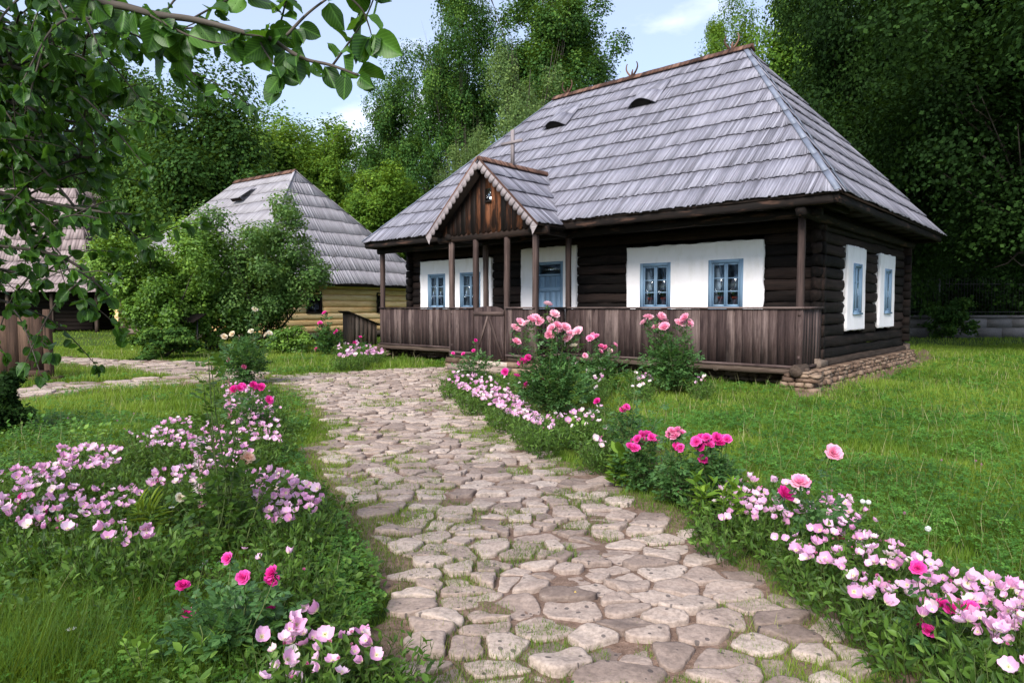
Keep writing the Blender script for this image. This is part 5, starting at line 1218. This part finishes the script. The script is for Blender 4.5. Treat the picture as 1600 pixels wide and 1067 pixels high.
prim_bed([[(1200, 830), (1330, 850), (1420, 850), (1480, 885), (1610, 915), (1640, 1000), (1600, 1020), (1500, 985), (1420, 955), (1330, 930), (1290, 885), (1240, 870)]], 215, LBL+'in the nearest end of the right bed, lower right', 'pink flowers, near end of the right bed', seed=2)
prim_bed([[(1570, 1035), (1640, 1030), (1640, 1080), (1580, 1080)]], 4, LBL+'in the extreme lower right corner', 'pink flowers, lower right corner', seed=3)
prim_bed([[(697, 582), (720, 578), (760, 592), (800, 612), (832, 640), (848, 662), (800, 650), (745, 622), (697, 596)]], 220, LBL+'in the far end of the right bed near the porch gate', 'pink flowers, far end of the right bed', seed=4, size=.036, cell=.5)
prim_bed([[(832, 640), (860, 648), (910, 640), (905, 668), (850, 672), (832, 662)]], 26, LBL+'at the foot of the largest pink rose bush', 'pink flowers under the largest rose bush', seed=5, size=.034)
prim_bed([[(905, 630), (940, 630), (955, 660), (945, 672), (915, 662)], [(922, 675), (955, 680), (950, 700), (928, 700)], [(740, 575), (790, 585), (840, 590), (835, 605), (780, 600)]], 34, LBL+'in small groups between the rose bushes of the right bed', 'loose pink flowers between the roses', seed=6, faded=.7, size=.036)
prim_bed([[(915, 570), (945, 575), (942, 610), (912, 600)], [(978, 578), (1015, 582), (1020, 600), (985, 606)], [(1082, 583), (1110, 590), (1106, 602), (1086, 598)], [(880, 545), (905, 550), (905, 570), (885, 570)]], 60, LBL+'on the lawn side near the porch railing', 'pink flowers near the porch railing', seed=7, size=.040, faded=.5, cell=.5)
prim_bed([[(348, 600), (410, 596), (436, 615), (440, 690), (400, 692), (360, 660), (350, 630)]], 190, LBL+'along the path at the far end of the left bed', 'pink flowers, far end of the left bed', seed=8, cell=.4)
prim_bed([[(265, 655), (300, 650), (340, 665), (395, 680), (390, 702), (320, 706), (230, 700), (195, 676), (230, 675)]], 130, LBL+'in the band across the middle of the left bed', 'pink flowers, middle band left of the path', seed=9)
prim_bed([[(0, 735), (50, 730), (85, 722), (90, 702), (150, 692), (190, 700), (188, 730), (120, 735), (60, 765), (0, 770)]], 150, LBL+'in the farther row at the left edge', 'pink flowers, farther row at the left edge', seed=10)
prim_bed([[(-20, 785), (30, 770), (75, 765), (140, 755), (200, 755), (222, 775), (215, 800), (160, 805), (100, 835), (40, 820), (-20, 815)], [(152, 820), (200, 812), (238, 825), (238, 848), (170, 850)]], 140, LBL+'in the nearer row at the left edge', 'pink flowers, nearer row at the left edge', seed=11)
prim_bed([[(228, 738), (300, 728), (330, 745), (300, 760), (235, 760)], [(390, 735), (440, 735), (490, 750), (508, 785), (500, 800), (460, 792), (470, 815), (430, 820), (405, 800), (395, 770)], [(300, 700), (400, 706), (395, 735), (300, 735)]], 215, LBL+'beside the path in the middle of the left bed', 'pink flowers beside the path, left bed', seed=12)
prim_bed([[(440, 862), (475, 865), (480, 895), (450, 895)], [(455, 925), (500, 935), (500, 955), (465, 955)], [(405, 960), (455, 955), (500, 985), (500, 1062), (410, 1066)], [(505, 965), (590, 985), (590, 1055), (510, 1050)], [(380, 855), (420, 860), (415, 880), (385, 880)]], 52, LBL+'scattered at the near end of the left bed', 'scattered pink flowers, near end of the left bed', seed=13, size=.029, zmin=.16, zmax=.28, cell=.25, buds=.15)
prim_bed([[(516, 540), (560, 534), (600, 545), (600, 557), (530, 560)]], 55, LBL+'on the far lawn left of the porch', 'pink flowers left of the porch', seed=14, size=.055, cell=.8, zmin=.25, zmax=.4)

# ---- roses
def rose_mesh(name, mat, seed, full=30, flat=.0):
    rnd = random.Random(seed); m = MB()
    for k in range(full):
        f = k/(full-1); r = 1-f*.80; tilt = .15+f*1.15+flat*-.1
        petal(m, k*2.4+rnd.uniform(-.2, .2), .62, r*1.0, .12+.3*f, tilt, .16, rnd, nt=4, ns=5, notch=.05, z0=-.12+.16*f, col=(rnd.random()*.6+(.4 if k < full*.4 else 0), 0, 0))
    for k in range(5): petal(m, k*1.256, .16, .8, -.5, -.5, .0, rnd, nt=3, ns=3, mi=1, z0=-.12)
    m.tube([(0, 0, -.9), (0, 0, -.35), (0, 0, -.1)], [.05, .07, .17], 5, mi=1)
    return m.build(name, [mat, MT['leaf_rose']], smooth=True, link=False)
MT['rosec'] = petalmat('clover_petal', ((.42, .16, .26), (.5, .25, .36), (.6, .35, .45)))
RO = {c: [rose_mesh('blossom', MT[mm], i+5), rose_mesh('blossom', MT[mm], i+25, 20, .6)] for i, (c, mm) in enumerate((('h', 'hot'), ('p', 'rosep'), ('t', 'rose2'), ('c', 'cream'), ('b', 'blush'), ('w', 'white')))}
def rose_bush(label, base, foliage, blooms, seed, nst=9, nleaf=240, bs=.045, ls=.038, stem_r=.006, cat='rose bush', extra=(), top_stems=True, mat='leaf_rose', group=None, dy=0, dens_top=1.0, buds=0):
    """base = foot of the bush, foliage = its left, right, top in the photograph; blooms = (px, py, colour, scale)"""
    rg = np.random.default_rng(seed); g = G(*base); Y = g[1]; lo = P(foliage[0], base[1], Y); hi = P(foliage[1], foliage[2], Y); cx = (lo[0]+hi[0])/2-g[0]; W = (hi[0]-lo[0])/2; H = hi[2]
    o = empty('rose_bush', (g[0], Y, 0), 0, label, cat, group); st = MB(); Lp = []; Ld = []
    def cane(e, r0, leafy=(.15, .95), n=7, dl=1.0):
        b = np.array([rg.normal()*.05*W*3, rg.normal()*.05, 0]); e = np.array(e, float); mid = b*.35+e*.65; mid[2] = e[2]*.5; mid[:2] += rg.normal(size=2)*.03; ts = np.linspace(0, 1, n); q = [b*(1-t)**2+2*mid*t*(1-t)+e*t*t+rg.normal(size=3)*.004*(0 < t < 1) for t in ts]
        st.tube(q, [r0*(1-.62*t) for t in ts], 5)
        for t in np.linspace(leafy[0], leafy[1], max(2, int(np.linalg.norm(e)*15*dl))): p = b*(1-t)**2+2*mid*t*(1-t)+e*t*t; Lp.append(p); Ld.append(unit(np.array([rg.normal(), rg.normal(), .35])))
    for (px, py, c, s) in blooms:
        y = Y+rg.normal()*W*.35+dy; p = P(px, py, y); e = p-np.array([g[0], Y, 0]); n = Vector((rg.normal()*.45, -.55+rg.normal()*.3, .75)).normalized(); k = bs*s
        cane(e-np.array(n)*k*.6, stem_r*.75, (.3, .93)); M = Matrix.Translation(Vector(e)) @ rot_to(n, rg.random()*6.28) @ Matrix.Scale(k*(.9+.2*rg.random()), 4); inst('blossom', RO[c][rg.integers(0, 2)], o, M=M)
    for _ in range(nst):
        a = rg.random()*6.28; r = math.sqrt(rg.random()); cane((cx+math.cos(a)*W*r*.9, math.sin(a)*W*r*.8, H*(1-.35*r*rg.random())), stem_r)
    for (px, py) in extra: cane(P(px, py, Y)-np.array([g[0], Y, 0]), stem_r*1.25, (.12, 1.0), 9, 1.3)
    # compound leaves: five leaflets on each leaf stalk; the crown is filled out with more of them
    for _ in range(nleaf):
        v = unit(rg.normal(size=3)); r = rg.random()**.5; Lp.append(np.array([cx+v[0]*W*r, v[1]*W*.85*r, H*.52+v[2]*H*.46*r])); Ld.append(unit(v*np.array([1, 1, .3])+np.array([0, 0, .25])+rg.normal(size=3)*.3))
    Lp = np.array(Lp); Ld = np.array(Ld); K = len(Lp); up = unit(rg.normal(size=(K, 3))*.35+[0, 0, 1]); side = unit(np.cross(Ld, up)); up = np.cross(side, Ld); pos = []; out = []; nz = []; cl = []; sz = []; cr = rg.random(K)
    for (f, sd) in ((.45, -1), (.45, 1), (.85, -1), (.85, 1), (1.05, 0)):
        L_ = ls*2.0; pos.append(Lp+Ld*L_*f); d = unit(Ld*(.45 if sd else 1)+side*sd*.9-up*.12+rg.normal(size=(K, 3))*.12); out.append(d); nz.append(unit(up+rg.normal(size=(K, 3))*.2)); cl.append(np.stack([rg.random(K), cr], 1)); sz.append(ls*(.8+.35*rg.random(K))*(1.15 if sd == 0 else .95))
    pos, out, nz, cl, sz = [np.concatenate(q) for q in (pos, out, nz, cl, sz)]; X_ = unit(np.cross(out, nz)); Z_ = np.cross(X_, out); m = MB(); m.scatter(LF_V, LF_F, pos, X_, out, Z_, np.stack([sz*1.25, sz, sz], 1), cl)
    m.build('leaves', MT[mat], o); st.build('stems', MT['stem'], o, True)
    return o
def bl(s, c, k=1.0): return [(a, b, c, k) for a, b in s]
rose_bush('largest rose bush with many light pink blooms in the right bed', (868, 652), (815, 925, 560), bl([(805, 513), (813, 504), (822, 506), (835, 497), (830, 500), (842, 502), (807, 534), (856, 476), (866, 491), (859, 501), (862, 513), (871, 509), (877, 516), (858, 524), (868, 521), (883, 512), (891, 522), (886, 528), (903, 518)], 'p', 1.15)+bl([(896, 541)], 'c')+bl([(817, 564), (825, 559), (814, 566), (807, 587), (848, 592), (822, 602), (789, 581)], 'h', .85), 1, 16, 620, .072, .045)
rose_bush('small rose bush with few red pink blooms beside the porch gate', (742, 603), (712, 775, 552), bl([(740, 548), (743, 532), (708, 552), (724, 553)], 'h', .95), 2, 10, 200, .05, .042)
rose_bush('rose bush with small mid pink blooms left of the dark leafy one', (938, 612), (900, 985, 552), bl([(926, 525), (930, 527), (922, 529)], 't', 1.2)+bl([(961, 539), (939, 541), (938, 549), (953, 549), (946, 543), (914, 556)], 't', .9), 3, 9, 240, .072, .045)
rose_bush('dense dark leaved rose bush with blooms before the right window', (1055, 614), (1000, 1095, 530), bl([(1012, 496), (1007, 504), (1016, 498), (1034, 494), (1036, 500), (1030, 497), (1026, 512), (1038, 511), (1034, 510), (1060, 504), (1070, 497), (1077, 505), (1066, 505)], 'p', 1.1), 4, 14, 480, .088, .05)
rose_bush('thin rose bush with a tall bare reddish stem and few leaves', (985, 735), (955, 1015, 640), bl([(933, 627), (979, 636), (973, 640)], 'h', .8), 5, 5, 60, .045, .045, extra=[(993, 577), (1030, 640)])
rose_bush('rose bush with a large rounded hot pink cluster nearest the path', (1000, 768), (968, 1035, 700), bl([(1004, 681), (1012, 678), (996, 686), (1018, 684), (1008, 688), (990, 693), (985, 698), (1000, 692), (1024, 686), (992, 700)], 'h', .95), 6, 8, 150, .05, .038)
rose_bush('rose bush with one round cluster between two bigger hot pink ones', (1062, 790), (1030, 1095, 720), bl([(1050, 674), (1058, 672), (1064, 677), (1055, 681), (1047, 679)], 't', .95)+bl([(1063, 700), (1058, 698), (1060, 770)], 'h', .9), 7, 8, 150, .048, .036)
rose_bush('rose bush with a wide flat hot pink cluster right of the others', (1120, 800), (1085, 1150, 715), bl([(1088, 690), (1096, 686), (1104, 684), (1112, 688), (1120, 684), (1128, 687), (1136, 686), (1093, 697), (1108, 694), (1124, 692), (1100, 690), (1098, 718)], 'h', .95), 8, 9, 170, .05, .038)
rose_bush('low rose bush with a single tall pink bloom above the pale flowers', (1290, 880), (1245, 1330, 790), bl([(1302, 707)], 't', 1.1)+bl([(1250, 753)], 't', 1.1)+bl([(1226, 772)], 'h', 1.15)+bl([(1312, 841)], 'h', .95), 9, 4, 60, .056, .04)
rose_bush('low rose bush with hot pink blooms sunk among the nearest pale flowers', (1470, 1040), (1420, 1540, 960), bl([(1434, 887), (1473, 945), (1486, 952), (1499, 955), (1517, 949), (1438, 976), (1450, 985)], 'h', .95), 10, 6, 70, .04, .038)
rose_bush('rose bush with two very tall leafy stems in the left bed', (345, 862), (290, 430, 735), bl([(388, 715), (382, 720)], 'b', 1.05)+bl([(281, 778)], 'c', .8), 11, 6, 60, .045, .046, extra=[(325, 552), (330, 570), (318, 600), (368, 655), (372, 670)], mat='primleaf')
rose_bush('white rose bush with dense dark leaves where the paths meet', (383, 602), (343, 415, 532), bl([(398, 484), (350, 526), (363, 522), (392, 518), (421, 521), (416, 523)], 'c', 1.05)+bl([(358, 562), (381, 573)], 't', .8), 12, 12, 420, .07, .055, extra=[(400, 480)])
rose_bush('hot pink rose bush behind the far pale flowers of the left bed', (395, 690), (350, 425, 620), bl([(400, 607), (408, 605), (396, 602), (420, 625), (374, 607), (378, 604), (366, 609)], 'h', 1.1), 13, 6, 90, .052, .04)
rose_bush('nearest rose bush with loose hot pink blooms in front of the left bed', (350, 1040), (290, 450, 930), bl([(356, 872), (380, 902), (425, 895), (424, 905), (420, 950), (285, 915), (293, 958), (272, 1056), (330, 1062)], 'h', .95), 14, 12, 190, .036, .034)
rose_bush('far rose bush with red pink blooms in front of the cream house', (508, 556), (494, 530, 512), bl([(507, 489), (500, 505), (507, 512), (525, 518), (511, 523), (494, 546)], 'h', 1), 15, 8, 150, .09, .08)
rose_bush('far low rose bush with dotted red blooms left of the porch', (560, 558), (540, 585, 540), bl([(563, 527), (554, 536)], 'h', .8), 16, 6, 60, .09, .07)
rose_bush('low rose bush with dark pink buds among pale flowers at the left edge', (45, 850), (-5, 110, 800), bl([(35, 775), (68, 800), (3, 803)], 'h', .75), 17, 6, 70, .036, .036)

# flower spikes, leafy weeds, daisies, dandelion clocks
def spike(px, pyb, top, lab, seed, cols='prim_faded', w=.035):
    g = G(px, pyb); H = P(px, top, g[1])[2]; o = empty('flower_spike', tuple(g), 0, lab, 'flower'); rg = np.random.default_rng(seed); m = MB(); m.tube([(0, 0, 0), (.01, 0, H*.5), (0, 0, H)], [.004, .003, .001], 5); m.build('stem', MT['stem'], o)
    m = MB(); rnd = random.Random(seed)
    for i in range(46):
        z = H*(.42+.56*i/46); a = i*2.4; r = w*(1-.6*i/46); k = 0
        V = np.array(LF_V)*np.array([.9, 1, 1]); c, s = math.cos(a), math.sin(a)
        for dz in (-.4, .2, .6):
            VV = [(x*.016*c-(y*r*1.1)*s, x*.016*s+(y*r*1.1)*c, z+zz*.02+y*r*dz) for x, y, zz in V]; m.add(VV, LF_F, (rnd.random(), 0, 0), [(x, y, .6) for x, y, zz in V])
    m.build('florets', MT[cols], o)
spike(312, 850, 676, 'upright spike of small pink florets beside the tall rose stems', 1, 'prim_faded', .04); spike(318, 858, 700, 'second shorter pink floret spike touching the tall rose stems', 4, 'rosep', .03)
spike(360, 700, 588, 'brownish pink spike in front of the white rose bush', 2, 'bud', .03)
def weed(px, pyb, top, lab, seed, mat='shrub1', n=9, ls=.07, stems=3, wid=.5, spread=.12):
    g = G(px, pyb); H = P(px, top, g[1])[2]; rg = np.random.default_rng(seed); o = empty('leafy_plant', tuple(g), 0, lab, 'plant'); st = MB(); pos = []; out = []
    for s in range(stems):
        a = rg.random()*6.28; e = np.array([math.cos(a)*spread*rg.random(), math.sin(a)*spread*rg.random(), H*(.75+.25*rg.random())]); b = e*np.array([.2, .2, 0]); st.tube([b, (b+e)/2+rg.normal(size=3)*.01, e], [.003, .0025, .0012], 5)
        for k in range(n*2): t = .15+.85*(k/(n*2)); th = k*2.4; pos.append(b+(e-b)*t); out.append(np.array([math.cos(th), math.sin(th), .35+.9*(t > .85)]))
    pos = np.array(pos); out = unit(np.array(out)); K = len(pos); Z = unit(np.array([0, 0, 1.])+rg.normal(size=(K, 3))*.25); X_ = unit(np.cross(out, Z)); Z = np.cross(X_, out); sz = ls*(.6+.6*rg.random(K)); m = MB(); m.scatter(LF_V, LF_F, pos, X_, out, Z, np.stack([sz*wid*2, sz, sz], 1), rg.random((K, 2))*.6+.3); m.build('leaves', MT[mat], o); st.build('stems', MT['stem'], o)
weed(236, 1090, 988, 'pale leafy plant second from the left corner in the near bed', 1, ls=.05); weed(268, 1085, 1012, 'short pale leafy plant just left of the lowest hot pink bloom', 2, ls=.045); weed(326, 1070, 985, 'pale leafy plant in front of the nearest rose bush', 3, ls=.05, stems=4)
weed(957, 765, 700, 'bright broad leaved plant beside the rounded hot pink cluster', 4, 'bright', 8, .12, 4, .38); weed(1090, 830, 735, 'bright leafy plant beside the first pale flowers of the right bed', 5, 'bright', 9, .09, 5, .33, .15); weed(1140, 850, 740, 'tall bright leafy plant behind the first pale flowers of the right bed', 6, 'bright', 9, .085, 5, .33, .15)
weed(235, 850, 775, 'grassy upright plant in front of the left flowers', 7, 'grass', 6, .13, 8, .13, .08); weed(905, 700, 655, 'low leafy plant at the path edge below the largest rose bush', 8, 'shrub1', 6, .06, 6, .5, .2)
weed(480, 905, 870, 'small green plant at the path edge of the left bed', 9, 'shrub2', 6, .04, 6, .5, .1); weed(150, 720, 655, 'leafy green weeds behind the farther row of left flowers', 10, 'shrub1', 6, .05, 12, .6, .4); weed(60, 690, 650, 'low leafy weeds near the plank gate', 12, 'clover', 6, .05, 12, .6, .4)
def clock(px, py, z, lab):
    p = G(px, py, z); o = empty('dandelion_clock', (p[0], p[1], 0), 0, lab, 'dandelion'); m = MB(); m.tube([(0, 0, 0), (.005, 0, z)], .0015, 4); m.build('stem', MT['straw'], o); m = MB(); d = unit(RG.normal(size=(160, 3))); 
    X_, Y_, Z_ = frames(d); m.scatter([(-.5, -.5, 0), (.5, -.5, 0), (.5, .5, 0), (-.5, .5, 0)], [(0, 1, 2, 3)], d*.016+[0, 0, z+.012], X_, Y_, Z_, np.full(160, .005), RG.random((160, 2))); m.scatter([(-.5, 0, 0), (.5, 0, 0), (0, 0, 1)], [(0, 1, 2)], d*0+[0, 0, z+.012], X_, Y_, Z_, np.stack([np.full(160, .0012), np.full(160, .001), np.full(160, .016)], 1), RG.random((160, 2))); m.build('seed_head', MT['white'], o)
clock(1348, 786, .2, 'left of two touching white dandelion clocks behind the right bed'); clock(1357, 787, .2, 'right of two touching white dandelion clocks behind the right bed'); clock(1450, 829, .22, 'single white dandelion clock on a tall stalk at the lawn edge')
def daisy(px, py, z, lab, s=.018):
    p = G(px, py, z); o = empty('daisy', (p[0], p[1], 0), 0, lab, 'daisy'); m = MB(); m.tube([(0, 0, 0), (.004, .004, z)], .0014, 4); m.build('stem', MT['stem'], o); m = MB(); rnd = random.Random(int(px))
    for k in range(13): petal(m, k*.483, .16, s, .05, .12, 0, rnd, nt=3, ns=3, z0=z, base=s*.2)
    m.build('petals', MT['white'], o); m = MB(); m.tube([(0, 0, z), (0, 0, z+s*.25), (0, 0, z+s*.32)], [s*.3, s*.28, s*.1], 8); m.build('heart', MT['stamen'], o)
daisy(111, 983, .14, 'single white daisy in the rough grass at lower left'); daisy(268, 793, .2, 'small white daisy beside the cream rose of the left bed')
for i, (px, py) in enumerate(((318, 886), (326, 882), (332, 892), (322, 895), (338, 884), (312, 893))):   # fallen petals
    p = G(px, py, .012); m = MB(); petal(m, i*1.3, .7, .022, .2, .05, .1, random.Random(i), base=0); o = m.build('fallen_petal', MT['white'], None, True, (p[0], p[1], .03)); tag(o, 'white petal fallen on the dark soil of the left bed', 'petal', 'fallen white petals')
for i, (px, py, lab) in enumerate(((212, 945, 'yellow fallen leaf resting in the grass, lower left'), (128, 848, 'yellowed leaf hanging under the left flowers'), (899, 928, 'tiny orange fallen leaf on a path stone'))):
    p = G(px, py, .05 if i < 2 else .035); m = MB(); m.scatter(LF_V, LF_F, np.array([[0, 0, 0.]]), *[np.array([q]) for q in ([1., 0, 0], [0, .7, .7], [0, -.7, .7])], np.array([.05, .06, .02][i:i+1]), np.array([[.6, .6]])); o = m.build('fallen_leaf', MT['dry'], None, False, tuple(p)); tag(o, lab, 'leaf')
rg = np.random.default_rng(91)
for i in range(16):   # pink clover heads in the lawn
    px = 1290+rg.random()*300 if i < 10 else 100+rg.random()*200; py = 690+rg.random()*170 if i < 10 else 640+rg.random()*40; p = G(px, py, .13); m = MB() if i == 0 else None
    if i == 0:
        d = unit(rg.normal(size=(50, 3))+[0, 0, .3]); X_, Y_, Z_ = frames(d); m.scatter(LF_V, LF_F, d*.003, X_, Z_, Y_, np.full(50, .008), rg.random((50, 2))); m.tube([(0, 0, -.12), (0, 0, 0)], .0012, 4, mi=1); CLB = m.build('clover_blossom', [MT['rosec'], MT['stem']], link=False)
    o = inst('clover_blossom', CLB, None, tuple(p)); tag(o, 'tiny pink clover blossom in the '+('right lawn' if i < 10 else 'left lawn'), 'clover blossom', 'clover blossoms of the '+('right' if i < 10 else 'left')+' lawn')
CLOUD_OFF = (0, 0, 0); CLOUD_COL = (7.0, 7.3, 8.2); SKY_ST = .10; SUN_ST = 3.0; SUN_ANG = 30; EXPO = 1.08
# ================================================================= LIGHT, SKY, CAMERA
SUN_EL, SUN_AZ = math.radians(37), math.radians(205)   # azimuth clockwise from +y (behind the camera, a little left)
w = bpy.data.worlds.new('World'); SC.world = w; w.use_nodes = True; nt = w.node_tree; nt.nodes.clear()
N = nt.nodes.new; L = nt.links.new
sky = N('ShaderNodeTexSky'); sky.sky_type = 'NISHITA'; sky.sun_disc = False; sky.sun_elevation = SUN_EL; sky.sun_rotation = SUN_AZ; sky.air_density = 1.0; sky.dust_density = .6; sky.ozone_density = 1.5
tc = N('ShaderNodeTexCoord'); mp = N('ShaderNodeMapping'); mp.inputs['Scale'].default_value = (1, 1, 2.4); mp.inputs['Location'].default_value = CLOUD_OFF
L(tc.outputs['Generated'], mp.inputs[0]); nz = N('ShaderNodeTexNoise'); nz.inputs['Scale'].default_value = 2.1; nz.inputs['Detail'].default_value = 9; nz.inputs['Roughness'].default_value = .52; L(mp.outputs[0], nz.inputs['Vector'])
rp_ = N('ShaderNodeValToRGB'); e = rp_.color_ramp.elements; e[0].position = .54; e[0].color = (.34, .34, .34, 1); e[1].position = .66; e[1].color = (1, 1, 1, 1); L(nz.outputs[0], rp_.inputs[0])
tn = N('ShaderNodeMix'); tn.data_type = 'RGBA'; tn.blend_type = 'MULTIPLY'; tn.inputs[0].default_value = 1; L(sky.outputs[0], tn.inputs[6]); tn.inputs[7].default_value = (.66, .84, 1.0, 1)
mx = N('ShaderNodeMix'); mx.data_type = 'RGBA'; L(rp_.outputs[0], mx.inputs[0]); L(tn.outputs[2], mx.inputs[6]); mx.inputs[7].default_value = (*CLOUD_COL, 1)
bg = N('ShaderNodeBackground'); bg.inputs[1].default_value = SKY_ST; L(mx.outputs[2], bg.inputs[0]); wo = N('ShaderNodeOutputWorld'); L(bg.outputs[0], wo.inputs[0])
sd = bpy.data.lights.new('sun', 'SUN'); sd.energy = SUN_ST; sd.angle = math.radians(SUN_ANG); sd.color = (1, .95, .87)
so = bpy.data.objects.new('sun', sd); COL.objects.link(so)
dirv = Vector((math.sin(SUN_AZ)*math.cos(SUN_EL), math.cos(SUN_AZ)*math.cos(SUN_EL), math.sin(SUN_EL))); so.rotation_euler = dirv.to_track_quat('Z', 'Y').to_euler(); so.location = dirv*30
cd = bpy.data.cameras.new('camera'); cd.sensor_width = 36; cd.lens = 36*F_PX/1600; cd.clip_end = 2000; cd.clip_start = .05
co = bpy.data.objects.new('camera', cd); COL.objects.link(co); co.location = (0, 0, EYE); co.rotation_euler = (math.pi/2-TH, 0, 0); SC.camera = co
vs = SC.view_settings; vs.view_transform = 'Standard'; vs.look = 'None'; vs.gamma = 1; vs.exposure = EXPO; vs.use_curve_mapping = False
SC.cycles.max_bounces = 6; SC.cycles.transparent_max_bounces = 10; SC.cycles.diffuse_bounces = 4; SC.cycles.glossy_bounces = 2; SC.cycles.transmission_bounces = 3; SC.cycles.caustics_reflective = False; SC.cycles.caustics_refractive = False
